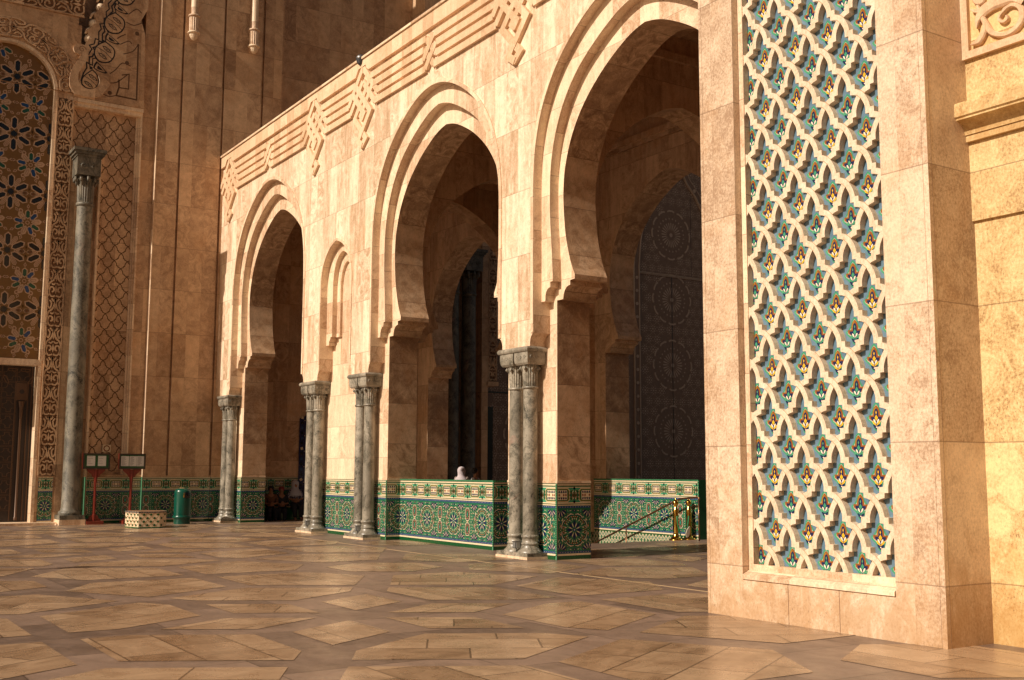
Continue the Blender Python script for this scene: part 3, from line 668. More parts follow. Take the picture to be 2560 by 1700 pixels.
# ------------------------------------------------------------------ twin columns
def column_prof(r): return [(r*1.0, .43), (r*1.0, .43), (r*1.01, 1.2), (r, 2.2), (r*.965, 3.12)]
def twin(cx, label):
    cy = 11.65; root = empty('twin_columns', (cx, cy, 0), label, 'column', 'twin marble columns under the arcade piers')
    mb = MB(); mb.box(cx-.53, cx+.53, 11.385, 11.845, 0, .045, 'stone_ring'); mb.box(cx-.515, cx+.515, 11.40, 11.84, .045, .115, 'marble'); mb.build('plinth', root)
    for sx in (-.235, .235):
        mb = MB(); c = (cx+sx, cy, 0)
        mb.lathe(c, [(.137, .43), (.138, 1.5), (.135, 2.4), (.131, 3.13)], 'marble', 28)
        sh = mb.build('shaft', root)
        mb = MB()
        mb.lathe(c, [(.232, .115), (.225, .14), (.195, .165), (.17, .20), (.152, .245), (.152, .25), (.163, .255), (.168, .27), (.163, .285), (.147, .29), (.147, .375), (.158, .38), (.165, .397), (.165, .41), (.158, .43), (.138, .435)], 'marble', 28)
        mb.build('column_base', sh)
        mb = MB()
        mb.lathe(c, [(.131, 3.12), (.152, 3.125), (.158, 3.145), (.152, 3.165), (.135, 3.17)], 'marble', 28)
        n = 20
        mb.lathe(c, [(.135, 3.175), (.142, 3.30), (.150, 3.44), (.158, 3.52), (.168, 3.56)], 'marble', 40, smooth=False, flute=.09)
        for q in range(8):
            a = q*PI/4+PI/8; ex, ey = math.cos(a), math.sin(a)
            pts = [(c[0]+ex*r_+0*z_, c[1]+ey*r_, z_) for r_, z_ in ((.150, 3.44), (.165, 3.50), (.188, 3.525), (.198, 3.50), (.188, 3.478), (.176, 3.49))]
            mb.tube(pts, [.014, .02, .022, .02, .016, .012], 'marble', 6)
        mb.build('column_capital', sh)
    mb = MB()
    for sx in (-.245, .245):
        x0, x1 = cx+sx-.225, cx+sx+.225; y0, y1 = 11.425, 11.85
        rings = [(0, 3.80), (0, 3.66), (.012, 3.60), (.04, 3.565)]
        prev = None
        for ins, z in rings:
            R_ = [(x0+ins, y0+ins, z), (x1-ins, y0+ins, z), (x1-ins, y1, z), (x0+ins, y1, z)]
            if prev:
                for i in range(4): mb.face([R_[i], R_[(i+1) % 4], prev[(i+1) % 4], prev[i]], 'marble')
            prev = R_
        mb.face(list(reversed(prev)), 'marble')
        # carved tendrils on the faces of the block
        for q in range(-1, 2):
            xx = .5*(x0+x1)+q*.125; S_ = [(xx+.045*math.cos(t*.9)*(1-t/9), 3.70+.045*math.sin(t*.9)*(1-t/9)) for t in range(8)]
            mb.tube([(a, y0-.001, b) for a, b in S_], .009, 'marble', 5)
        if sx > 0:
            for q in range(-1, 2):
                yy = .5*(y0+y1)+q*.125; S_ = [(yy+.045*math.cos(t*.9)*(1-t/9), 3.70+.045*math.sin(t*.9)*(1-t/9)) for t in range(8)]
                mb.tube([(x1+.001, a, b) for a, b in S_], .009, 'marble', 5)
    mb.build('capital_block', root)
    mb = MB(); prof = [(-.0, 3.80), (.02, 3.81), (.032, 3.835), (.032, 3.86), (.02, 3.885), (0, 3.899)]
    x0, x1, y0, y1 = cx-.485, cx+.485, 11.42, 11.855; prev = None
    for o_, z in prof:
        R_ = [(x0-o_, y0-o_, z), (x1+o_, y0-o_, z), (x1+o_, y1, z), (x0-o_, y1, z)]
        if prev:
            for i in range(4): mb.face([prev[i], prev[(i+1) % 4], R_[(i+1) % 4], R_[i]], 'marble')
        prev = R_
    mb.face(prev, 'marble'); mb.build('abacus', root)
    return root
tw = twin(-17.39, 'pair of grey marble columns carrying the arcade pier nearest the tiled tower')
dup(tw, (-24.18+17.39, 0, 0), 'pair of grey marble columns between the small blind niche and the middle arch')
dup(tw, (-27.18+17.39, 0, 0), 'pair of grey marble columns between the farthest arch and the small blind niche')
dup(tw, (-33.87+17.39, 0, 0), 'pair of grey marble columns at the far end of the arcade beside the portal wall')

# ------------------------------------------------------------------ tiled parapets round the stairwell
def parapet(name, x0, x1, y0, y1, z0, label, ph, endface=True):
    root = empty(name, ((x0+x1)/2, (y0+y1)/2, 0), label, 'parapet')
    mb = MB(); mb.box(x0, x1, y0, y1, z0, 1.40, 'dgreen'); mb.build('wall', root)
    mb = MB(); dado(mb, FA(y0, x0), x1-x0, ph, edges=(False, True))
    if endface: dado(mb, FB(x1, y0), y1-y0, (y1-y0)/2, edges=(False, False))
    if z0 < 0:
        L = x1-x0
        for r_ in range(9):
            for q in range(int(L/.125)):
                for P, k, l in lattice_cell(): mb.poly(FA(y0, x0), [(x*.5+q*.125, z*.5-.035-.15*r_) for x, z in P], k, .012+l*.0016)
        mb.poly(FA(y0, x0), [(0, z0), (L, z0), (L, .04), (0, .04)], 'green', .0125)
    mb.build('tile_facing', root)
    mb = MB(); rope_top(mb, FA(y0, x0), x1-x0)
    if endface: rope_top(mb, FB(x1, y0), y1-y0)
    mb.build('rope_moulding', root)
    return root
parapet('stair_parapet', -23.37, -19.27, 12.2, 12.555, 0, 'low green tiled parapet wall filling the foot of the middle arch', .145)
# ------------------------------------------------------------------ gallery behind the arcade
parapet('stair_parapet', -27.0, -19.75, 18.25, 18.55, -1.9, 'green tiled parapet of the stairwell seen through the nearest arch behind the brass posts', .15, False)
gal = empty('gallery_building', (-22.2, 18.7, 0), 'shaded inner arcade wall with horseshoe arches in front of the dark metal door', 'arcade')
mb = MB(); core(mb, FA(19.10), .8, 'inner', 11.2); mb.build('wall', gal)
mb = MB()
for y0 in (18.14,): 
    mb.box(-34.5, -27.55, y0, 18.31, 10.18, 10.34, 'inner'); mb.box(-26.8, -24.55, y0, 18.31, 10.18, 10.34, 'inner'); mb.box(-23.8, -17.8, y0, 18.31, 10.18, 10.34, 'inner'); mb.box(-17.0, -9.6, y0, 18.31, 10.18, 10.34, 'inner')
    mb.box(-23.8, -17.8, 18.2, 18.31, 10.06, 10.18, 'soffit'); mb.box(-17.0, -9.6, 18.2, 18.31, 10.06, 10.18, 'soffit')
mb.build('cornice', gal)
ph = PI
for i, (cx, lab) in enumerate(((-17.39, 'brown stone cross arch behind the nearest arcade pier'), (-24.18, 'brown stone cross arch right of the small blind niche bay, inside the gallery'), (-27.18, 'brown stone cross arch left of the small blind niche bay, deeper in the gallery'))):
    ca = empty('cross_arch', (cx, 15.45, 0), lab, 'arch', 'cross arches spanning the gallery')
    mb = MB(); yc = 15.45
    out = [(12.602, 0)]+[(yc-2.58, 0)]+[(yc-a, z) for a, z in K3]+opening(yc, O3h)+[(yc+a, z) for a, z in reversed(K3)]+[(yc+2.58, 0), (18.298, 0), (18.298, 11.09), (12.602, 11.09)]
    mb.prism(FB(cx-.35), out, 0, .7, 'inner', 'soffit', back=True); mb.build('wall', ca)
    mb = MB()
    for x0, x1 in ((cx+.35, cx+.45), (cx-.45, cx-.35)): mb.box(x0, x1, 12.61, 18.13, 10.18, 10.34, 'inner')
    mb.build('cornice', ca)
# ceilings with carved medallions
ce = empty('gallery_ceiling', (-20, 15.4, 10.75), 'dark carved ceiling with a ringed medallion over the gallery', 'ceiling')
mb = MB(); mb.box(XL, XR, 12.5, 18.4, 10.75, 10.95, 'soffit'); mb.build('slab', ce)
mb = MB()
for cx, cy in ((-13.99, 15.45), (-20.79, 15.45), (-17.39+.9, 15.45)):
    if abs(cx+16.49) < .1: continue
    Fz = Fr((cx, cy, 10.75), (1, 0, 0), (0, -1, 0), (0, 0, -1))
    for r, wd in ((.25, .05), (.42, .05), (.62, .06), (.95, .05), (1.35, .08), (1.9, .06), (2.35, .1)):
        stroke(mb, Fz, circ(0, 0, r, 48), wd, 'stone_ring' if r < 1 else 'inner', 0, .025, True)
    for r, n in ((.52, 20), (.78, 28), (1.15, 36), (1.6, 40), (2.1, 48)):
        for i in range(n):
            a = 2*PI*i/n; mb.prism(Fz, rot([(r-.05, 0), (r, -.035), (r+.06, 0), (r, .035)], a), 0, .02, 'stone_ring' if r < 1 else 'inner')
mb.build('medallion', ce)
# stairwell with steps going down
sw_ = MB()
sw_.box(-27.0, -19.95, 12.56, 18.25, -3.2, -3.1, 'floor_band')
sw_.face([(-27, 12.56, -3.2), (-19.95, 12.56, -3.2), (-19.95, 12.56, 0), (-27, 12.56, 0)], 'inner')
sw_.face([(-27, 12.56, -3.2), (-27, 18.25, -3.2), (-27, 18.25, 0), (-27, 12.56, 0)], 'inner')
for i in range(18):
    x1 = -19.95-.32*i; z = -.165*(i+1); sw_.box(x1-.32, x1, 12.561, 18.249, -3.2, z, 'floor_beige')
sw_.face([(-19.95, 12.56, -.165), (-19.95, 18.25, -.165), (-19.95, 18.25, -.0), (-19.95, 12.56, -.0)], 'floor_beige')
sw = sw_.build('stairs'); tag(sw, 'stone steps going down between the two tiled parapets', 'stairs')

# ------------------------------------------------------------------ portals beyond the gallery, on the shaded wall
def rosette(mb, fr, cx, cz, R_, n, k, h):
    for i in range(n):
        a = 2*PI*i/n
        mb.poly(fr, rot([(R_*.36, 0), (R_*.55, -R_*.035), (R_*.92, -R_*.055), (R_, 0), (R_*.92, R_*.055), (R_*.55, R_*.035)], a, cx, cz), k, h)
    mb.poly(fr, circ(cx, cz, R_*.16, 12), k, h)
    for i in range(n):
        a = 2*PI*(i+.5)/n; r = R_*1.3
        mb.poly(fr, rot([(r-.05, 0), (r, -.04), (r+.05, 0), (r, .04)], a, cx, cz), k, h)
def small_star(mb, fr, cx, cz, r, n, k, h):
    mb.poly(fr, circ(cx, cz, r*.2, 6), k, h)
    for i in range(n):
        a = 2*PI*i/n
        mb.poly(fr, rot([(r*.32, 0), (r*.55, -r*.12), (r*.78, 0), (r*.55, r*.12)], a, cx, cz), k, h)
        mb.poly(fr, rot([(r*.80, -r*.08), (r*1.04, 0), (r*.80, r*.08)], a+PI/n, cx, cz), k, h)
def metal_pattern(mb, fr, y0, y1, z0, z1, centres, R_, inside=None):
    nz = int((z1-z0)/.44)
    for r_ in range(nz+1):
        z = z0+.3+r_*.44
        for q in range(int((y1-y0)/.46)+1):
            y = y0+.3+q*.46+(.23 if r_ % 2 else 0)
            if y > y1-.15 or z > z1-.2: continue
            if any(math.hypot(y-a, z-b) < R_*1.52 for a, b in centres): continue
            small_star(mb, fr, y, z, .235, 8, 'bronze_lt', .004)
    for a, b in centres:
        rosette(mb, fr, a, b, R_*.72, 24, 'bronze_lt', .004)
        for i in range(12):
            an = 2*PI*i/12
            P = [(R_*1.32, -R_*.25), (R_*1.38, -R_*.12), (R_*1.38, R_*.12), (R_*1.32, R_*.25)]
            stroke(mb, fr, rot(P, an, a, b), .07, 'bronze_lt', 0, .012)
    # diagonals bands through everything, raised ribs
far = empty('far_portal', (-36, 31.8, 0), 'dark metal door with big ray rosettes and an ogee studded frame seen through two arches', 'portal')
FBd = FB(-36.0); mb = MB(); mb.box(-36.3, -36, 26.8, 38, -.2, 20, 'bronze', 'l'); mb.build('door_leaf', far)
mb = MB(); CN = [(31.85, 3.30), (31.85, 6.13), (31.85, 8.98), (31.85, 11.83)]
metal_pattern(mb, FBd, 30.0, 37.5, .3, 17.5, CN, .78)
metal_pattern(mb, FBd, 26.9, 29.5, .3, 17.5, [], .78)
mb.build('star_pattern', far)
mb = MB()
for z in (9.99, 10.05): stroke(mb, FBd, [(29.7, z), (37.6, z)], .035, 'bronze_lt', 0, .05 if z < 10 else .02)
stroke(mb, FBd, [(31.85, .1), (31.85, 9.97)], .03, 'black', 0, .006); stroke(mb, FBd, [(33.0, 10.1), (33.0, 14)], .015, 'black', 0, .005)
OG = [(29.85, .1), (29.85, 9.6)]+catmull([(29.85, 10.2), (30.0, 11.6), (30.5, 13.0), (31.4, 14.15), (32.45, 14.75), (32.9, 14.3), (33.5, 13.6), (33.95, 12.7), (34.15, 11.5)], 4)
stroke(mb, FBd, OG, .22, 'bronze', 0, .06); stroke(mb, FBd, offs(OG, -.13), .05, 'bronze_lt', 0, .09); stroke(mb, FBd, offs(OG, .13), .03, 'bronze_lt', 0, .075)
for i in range(24):
    z = .8+i*.56
    if z < 9.8: mb.prism(FBd.sh(0, 0, .055), circ(29.85, z, .07, 8), 0, .035, 'bronze_lt')
for q in (.25, .5, .75, .9): pass
for P in OG[24::3]: mb.prism(FBd.sh(0, 0, .055), circ(P[0], P[1], .085, 8), 0, .03, 'bronze_lt')
mb.build('ogee_frame', far)

# carved arabesque strip used on both portals
def carved(mb, fr, a0, a1, z0, z1, base='dirt_shade', face='portal', pitch=.88, h=.014):
    """fretted stone strip: openwork leaves raised off a recess, browned with dirt and painted shade"""
    w_ = a1-a0; c = .5*(a0+a1)
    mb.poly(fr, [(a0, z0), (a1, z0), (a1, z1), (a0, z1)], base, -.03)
    n = max(1, round((z1-z0)/pitch)); p = (z1-z0)/n
    S_ = lambda P, wd: stroke(mb, fr, P, wd, face, -.03, h)
    stroke(mb, fr, [(a0+.012, z0), (a0+.012, z1)], .03, face, -.03, h+.002); stroke(mb, fr, [(a1-.012, z0), (a1-.012, z1)], .03, face, -.03, h+.002)
    for i in range(n):
        o = z0+i*p; X = lambda q: c+q*w_
        for s_ in (-1, 1):
            S_(catmull([(X(.02*s_), o+.06*p), (X(.25*s_), o+.03*p), (X(.40*s_), o+.16*p), (X(.33*s_), o+.34*p), (X(.15*s_), o+.33*p), (X(.13*s_), o+.22*p), (X(.24*s_), o+.19*p)], 3), .046)
            S_(catmull([(X(.44*s_), o+.02*p), (X(.46*s_), o+.3*p), (X(.36*s_), o+.50*p), (X(.16*s_), o+.60*p), (X(.04*s_), o+.78*p), (X(0), o+.97*p)], 3), .05)
            S_(catmull([(X(.46*s_), o+.98*p), (X(.43*s_), o+.72*p), (X(.30*s_), o+.62*p), (X(.22*s_), o+.80*p), (X(.34*s_), o+.90*p)], 3), .042)
            S_(catmull([(X(.02*s_), o+.5*p), (X(.14*s_), o+.44*p), (X(.27*s_), o+.47*p)], 3), .042)
            S_([(X(.10*s_), o+.86*p), (X(.22*s_), o+.96*p)], .045)
        mb.prism(fr, [(X(0), o+.12*p), (X(.07), o+.24*p), (X(0), o+.44*p), (X(-.07), o+.24*p)], -.03, h, face)
        mb.prism(fr, [(X(0), o+.56*p), (X(.05), o+.64*p), (X(0), o+.74*p), (X(-.05), o+.64*p)], -.03, h, face)
po2 = empty('inner_portal', (-35.2, 21.6, 0), 'shaded portal with dark columns and a fretted stone strip seen through the middle arch', 'portal')
mb = MB()
mb.box(-36.3, -35.2, 19.1, 21.43, 0, 20, 'inner', 'l'); mb.box(-36.3, -34.75, 21.43, 21.7, 0, 20, 'portal'); mb.box(-36.3, -34.80, 21.7, 22.11, 4.9, 20, 'portal')
mb.box(-36.3, -34.70, 21.66, 22.14, 4.72, 4.88, 'portal'); mb.build('wall', po2)
mb = MB(); carved(mb, FB(-34.765), 21.72, 22.10, 4.92, 12.2); mb.build('fretted_strip', po2)
mb = MB(); mb.box(-36.3, -35.5, 22.11, 26.8, 0, 20, 'bronze', 'l'); mb.build('door_leaf', po2)
mb = MB(); FBe = FB(-35.5); metal_pattern(mb, FBe, 22.1, 24.6, .1, 12, [(24.0, 3), (24.0, 6.)], .8)
for r_ in range(14): stroke(mb, FBe, [(22.45, .3+r_*.8), (22.3, .7+r_*.8), (22.45, 1.1+r_*.8), (22.6, .7+r_*.8)], .02, 'bronze_lt', 0, .005, True)
stroke(mb, FBe, [(22.11, 4.55), (26.7, 4.55)], .05, 'black', 0, .02)
mb.prism(FBe, [(22.11, 0), (22.40, 0), (22.40, 4.0), (22.11, 4.0)], 0, .01, 'black'); mb.build('star_pattern', po2)
def big_column(y, x, r, zb, label, mk, top):
    root = empty('marble_column', (x, y, 0), label, 'column')
    mb = MB(); mb.box(x-r*1.45, x+r*1.55, y-r*1.45, y+r*1.5, 0, zb*.55, 'stone_ring' if mk == 'marble_mid' else mk); mb.box(x-r*1.4, x+r*1.5, y-r*1.4, y+r*1.45, zb*.55+.001, zb, mk); mb.build('plinth', root)
    mb = MB(); mb.lathe((x, y, 0), [(r*1.28, zb), (r*1.33, zb+.05), (r*1.28, zb+.10), (r*1.08, zb+.13), (r*1.04, zb+.2), (r, zb+.22), (r*1.01, 3.5), (r*.97, 6.5), (r*.92, top)], mk, 40); mb.build('shaft', root)
    if mk == 'marble_mid': mk = 'marble_cap_shaded'
    mb = MB(); c = (x, y, 0)
    mb.lathe(c, [(r*.92, top-.02), (r*1.04, top+.0), (r*1.07, top+.05), (r*1.02, top+.09), (r*.95, top+.1)], mk, 40)
    mb.lathe(c, [(r*.95, top+.10), (r*1.02, top+.7), (r*1.15, top+.82)], mk, 48, smooth=False, flute=.07)
    for q in range(10):
        a = 2*PI*q/10; mb.tube([(x+math.cos(a)*rr, y+math.sin(a)*rr, top+zz) for rr, zz in ((r*1.05, .62), (r*1.2, .8), (r*1.36, .84), (r*1.36, .74), (r*1.24, .72))], [.03, .05, .05, .045, .03], mk, 6)
    b0, b1 = r*1.38, r*1.5
    mb.box(x-b0, x+b0, y-b0, y+b0, top+.9, top+1.45, mk)
    for q in (-1, 1):
        S_ = [(y+q*r*.62+r*.42*math.cos(t*.8*q)*(1-t/12), top+1.18+r*.42*math.sin(t*.8*q)*(1-t/12)) for t in range(11)]
        mb.tube([(x+b0+.004, a, b) for a, b in S_], .022, mk, 6)
    for i, (o_, z0_, z1_) in enumerate(((.0, 1.451, 1.52), (.05, 1.521, 1.60), (.10, 1.601, 1.70))): mb.box(x-b1-o_, x+b1+o_, y-b1-o_, y+b1+o_, top+z0_, top+z1_, mk)
    mb.build('capital', root); return root
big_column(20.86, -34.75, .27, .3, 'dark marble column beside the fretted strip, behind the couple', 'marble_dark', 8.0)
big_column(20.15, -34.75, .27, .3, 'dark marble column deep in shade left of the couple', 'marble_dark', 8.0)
# ------------------------------------------------------------------ great portal wall on the left (faces +X)
XB = -34.75
pw = empty('portal_wall', (XB, 10, 0), 'huge shaded travertine portal wall with vertical grooves behind the green bin', 'building')
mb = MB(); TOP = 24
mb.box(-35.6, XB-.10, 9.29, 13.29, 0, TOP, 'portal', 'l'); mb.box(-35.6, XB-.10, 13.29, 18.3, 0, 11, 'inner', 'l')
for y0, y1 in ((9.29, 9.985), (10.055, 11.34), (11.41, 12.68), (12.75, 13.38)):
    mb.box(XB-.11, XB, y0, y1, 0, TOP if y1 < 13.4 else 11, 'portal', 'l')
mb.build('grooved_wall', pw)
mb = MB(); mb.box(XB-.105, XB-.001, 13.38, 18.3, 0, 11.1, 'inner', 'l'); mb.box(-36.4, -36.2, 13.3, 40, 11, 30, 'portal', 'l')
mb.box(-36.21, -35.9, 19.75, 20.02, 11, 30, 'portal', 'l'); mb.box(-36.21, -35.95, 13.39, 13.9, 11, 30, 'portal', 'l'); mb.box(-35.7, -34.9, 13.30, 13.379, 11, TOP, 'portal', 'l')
mb.build('recessed_wall', pw)
mb = MB(); mb.box(-35.6, XB-.20, 8.86, 9.29, 0, TOP, 'portal', 'l'); mb.box(-35.9, -35.5, 2.5, 9.0, 12.6, 26, 'portal', 'l'); mb.box(XB-.20, XB+.004, 9.285, 9.30, 1.38, TOP, 'stone_ring'); mb.build('pilaster', pw)
mb = MB()
# stepped frame of the trellis panel
for x, y0, y1 in ((XB-.13, 8.81, 8.86), (XB-.20, 8.76, 8.81), (XB-.27, 8.70, 8.76)): mb.box(-35.4, x, y0, y1+.002, 0, 12.86, 'stone_ring', 'l')
mb.box(-35.4, XB-.10, 6.62, 8.84, 12.66, 12.78, 'stone_ring', 'l'); mb.box(-35.4, XB-.04, 6.58, 8.86, 12.781, 12.90, 'stone_ring', 'l')
mb.box(-35.4, XB-.16, 6.68, 6.74, 11.4, 12.66, 'stone_ring', 'l')
mb.box(-35.4, XB-.08, 7.62, 7.68, 0, 11.3, 'stone_ring', 'l')
mb.build('panel_frame', pw)
# sebka trellis: incised grooves drawn flat, shade painted into the strokes
SE = [(0, 0), (.035, -.035), (.062, -.075), (.078, -.115), (.086, -.155), (.087, -.193), (.132, -.197), (.134, -.247), (.165, -.252), (.2, -.272), (.2285, -.294)]
mb = MB(); mb.box(-35.4, XB-.30, 6.62, 8.72, 0, 12.7, 'portal', 'l'); mb.build('trellis_panel', pw)
mb = MB(); W2, H2 = .395/2, .48/2; sx_, sz_ = W2/.2285, H2/.294; Fp = FB(XB-.30)
for r_ in range(0, 48):
    z = 4.90-14*H2+r_*H2
    for q in range(-1, 7):
        y = 8.04-3*2*W2+q*2*W2+(W2 if r_ % 2 else 0)
        for s_ in (-1, 1):
            P = [(y+s_*a*sx_, z+b*sz_) for a, b in SE]
            if min(p[0] for p in P) < (7.69 if z < 11.45 else 6.75) or max(p[0] for p in P) > 8.70:
                P = [p for p in P if (7.69 if z < 11.45 else 6.75) <= p[0] <= 8.70]
            if len(P) > 1 and z < 12.65 and z-.3 > 1.38: stroke(mb, Fp, P, .027, 'groove_shade', 0, .002, sides=False)
mb.build('trellis_groove_shade', pw)
# column recess
mb = MB(); mb.box(-35.6, -35.25, 6.82, 7.62, 0, 11.5, 'portal', 'l'); mb.box(-35.4, XB-.02, 6.79, 6.98, 0, 11.0, 'portal', 'l'); mb.build('column_recess', pw)
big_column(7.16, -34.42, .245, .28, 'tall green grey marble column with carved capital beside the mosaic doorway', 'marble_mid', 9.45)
# fretted border round the mosaic arch
mb = MB(); mb.box(-35.4, XB-.05, 6.25, 6.80, 0, 18, 'portal', 'l'); mb.box(-35.4, XB-.052, 2.6, 6.25, 14.9, 20, 'portal', 'l')
mb.box(-35.4, -34.71, 2.6, 9.1, 18.0, TOP, 'portal', 'l')
mb.build('portal_wall_face', pw)
mb = MB(); carved(mb, FB(XB-.015), 6.29, 6.77, 1.42, 12.8)
mb.build('fretted_border', pw)
# arch over mosaic: plain rim + fretted voussoir band
CY = 4.9; RIN = 1.31
archo = lambda R_, n=24: [(CY+R_*math.cos(a), 12.95+R_*math.sin(a)) for a in [PI*i/n for i in range(n+1)]]
mb = MB(); A0, A1 = archo(1.40), archo(2.05)
poly = [(CY+1.40, 4.6)]+A0+[(CY-1.40, 4.6), (CY-1.9, 4.6), (CY-1.9, 15.0), (6.26, 15.0), (6.26, 4.6)]
FBp = FB(XB-.16)
mb.prism(FBp, [(6.31, 12.95)]+A0[:]+[(3.5, 12.95), (3.0, 12.95), (3.0, 15.2), (6.9, 15.2), (6.9, 12.95)], 0, .10, 'portal')
rim = [(6.22, 4.75)]+archo(1.345)+[(3.58, 4.75)]
stroke(mb, FBp, rim, .09, 'stone_ring', -.2, .13)
mb.prism(FBp, [(3.5, 4.62), (6.25, 4.62), (6.25, 4.80), (3.5, 4.80)], -.3, .12, 'stone_ring')
mb.prism(FBp, [(6.16, 0), (6.25, 0), (6.25, 4.62), (6.16, 4.62)], -.5, .12, 'stone_ring')
mb.build('arch_rim', pw)
class Pol:
    """strip frame bent round the mosaic arch: a = radial, b = arc length"""
    def __init__(s, r0): s.r0 = r0
    def __call__(s, a, b, c=0): r = s.r0+a; t = b/1.75; return Vector((XB-.010+c, CY+r*math.cos(t), 12.95+r*math.sin(t)))
mb = MB(); carved(mb, Pol(1.44), 0, .62, 0.05, 5.45); mb.build('fretted_voussoirs', pw)
mb = MB(); carved(mb, Fr((XB-.010, 6.95, 15.45), (0, 0, 1), (0, -1, 0), (1, 0, 0)), 0, .75, 0, 4.3); mb.build('fretted_lintel', pw)
mb = MB(); Fz = FB(XB-.055)
for i in range(0):
    a = PI*(i+.2)/17-.0; c_, s_ = math.cos(a), math.sin(a); ctr = (CY+1.74*c_, 12.95+1.74*s_)
    X = lambda q, r: (CY+(1.74+r)*math.cos(a+q/1.74), 12.95+(1.74+r)*math.sin(a+q/1.74))
    if ctr[0] > 6.9 or ctr[0] < 3.2: continue
    for q in (-1, 1):
        stroke(mb, Fz, catmull([X(0, -.28), X(q*.10, -.2), X(q*.14, 0), X(q*.05, .06), X(q*.04, -.05)], 3), .034, 'dirt_shade', 0, .004, sides=False)
        stroke(mb, Fz, catmull([X(q*.15, .28), X(q*.15, .12), X(q*.05, .15)], 3), .045, 'dirt_shade', 0, .004, sides=False)
    mb.poly(Fz, [X(0, .05), X(.045, .14), X(0, .27), X(-.045, .14)], 'dirt_shade', .004)
for k in range(0):
    y = 2.9+k*.5; X0 = lambda q, r: (y+q, 15.75+r)
    for s_ in (-1, 1):
        stroke(mb, Fz, catmull([X0(0, -.2), X0(s_*.13, -.14), X0(s_*.2, .02), X0(s_*.08, .08), X0(s_*.06, -.02)], 3), .04, 'dirt_shade', 0, .004, sides=False)
        stroke(mb, Fz, [X0(s_*.22, .22), X0(s_*.12, .16), X0(0, .24)], .05, 'dirt_shade', 0, .004, sides=False)
    mb.poly(Fz, [X0(0, -.02), X0(.05, .08), X0(0, .18), X0(-.05, .08)], 'dirt_shade', .004)
# star mosaic
ms = MB(); XM = -34.98; Fm = FB(XM)
ms.poly(Fm, [(3.4, 4.7), (6.3, 4.7), (6.3, 12.95), (5.85, 13.9), (4.9, 14.35), (3.95, 13.9), (3.4, 12.95)], 'gold', 0)
def hexp(a, r0, r1, w_, cx, cz): return rot([(r0, 0), (r0+w_*.9, -w_), (r1-w_*.9, -w_), (r1, 0), (r1-w_*.9, w_), (r0+w_*.9, w_)], a, cx, cz)
def inm(cx, cz): return 3.3 < cx < 6.6 and 4.2 < cz < 14.6
def lim(P):
    for y, z in P:
        if y > 6.205 or z < 4.8: return False
        if z > 12.95 and math.hypot(y-4.9, z-12.95) > 1.31: return False
    return True
def mp(P, k, h):
    Q = P
    if max(p[0] for p in P) > 6.205: Q = clip(P, 3.3, 6.205)
    if Q and lim(Q): ms.poly(Fm, Q, k, h)
def outl(P, k='mosaic_stone', wd=.022, h=.006):
    if lim(P): stroke(ms, Fm, P, wd, k, 0, h, True)
for col in range(-4, 4):
    for r_ in range(-2, 8):
        A = col % 2 == 0
        cx = 5.17+col*.508; cz = (4.48 if A else 5.36)+r_*1.759
        if not inm(cx, cz): continue
        if A:
            mp([((.11 if i % 2 else .075)*math.cos(PI*i/12)+cx, (.11 if i % 2 else .075)*math.sin(PI*i/12)+cz) for i in range(24)], 'black', .005)
            for i in range(12):
                a = PI/2+i*PI/6
                mp(rot([(.24, 0), (.47, -.075), (.56, 0), (.47, .075)], a+PI/12, cx, cz), 'gold', .003); mp(rot([(.12, 0), (.19, -.022), (.22, 0), (.19, .022)], a+PI/12, cx, cz), 'gold', .003)
                if i % 2 == 0: mp(hexp(a, .15, .50, .062, cx, cz), 'black', .005); outl(hexp(a, .13, .53, .084, cx, cz), wd=.03)
                else:
                    mp(hexp(a, .17, .50, .062, cx, cz), 'mosaic_stone', .008); stroke(ms, Fm, hexp(a, .21, .46, .035, cx, cz), .012, 'dirt_shade', 0, .010, True, sides=False)
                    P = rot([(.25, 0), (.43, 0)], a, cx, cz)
                    if lim(P): stroke(ms, Fm, P, .012, 'dirt_shade', 0, .010, sides=False)
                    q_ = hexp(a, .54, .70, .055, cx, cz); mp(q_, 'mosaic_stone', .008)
                    q_ = hexp(a, .58, .66, .03, cx, cz); mp(q_, 'dirt_shade', .0095)
        else:
            outl([(cx+.05*math.cos(PI*i/6), cz+.05*math.sin(PI*i/6)) for i in range(12)], wd=.02)
            for i in range(9):
                a = PI/2+i*2*PI/9
                k = ('dblue', 'dkgreen', 'mosaic_stone')[(i+1) % 3]
                mp(hexp(a, .12, .39, .056, cx, cz), k, .005 if k != 'mosaic_stone' else .008); outl(hexp(a, .115, .39, .064, cx, cz), wd=.026)
                if k == 'mosaic_stone': stroke(ms, Fm, hexp(a, .17, .33, .028, cx, cz), .010, 'dirt_shade', 0, .010, True, sides=False) if lim(hexp(a, .17, .33, .028, cx, cz)) else None
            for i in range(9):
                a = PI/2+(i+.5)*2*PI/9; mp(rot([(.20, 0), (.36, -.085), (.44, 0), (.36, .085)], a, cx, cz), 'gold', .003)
                mp(rot([(.42, 0), (.48, -.045), (.56, 0), (.48, .045)], a-PI/9, cx, cz), 'mosaic_stone', .006); mp(rot([(.45, 0), (.48, -.025), (.53, 0), (.48, .025)], a-PI/9, cx, cz), 'dirt_shade', .008)
mm = ms.build('star_mosaic', pw)
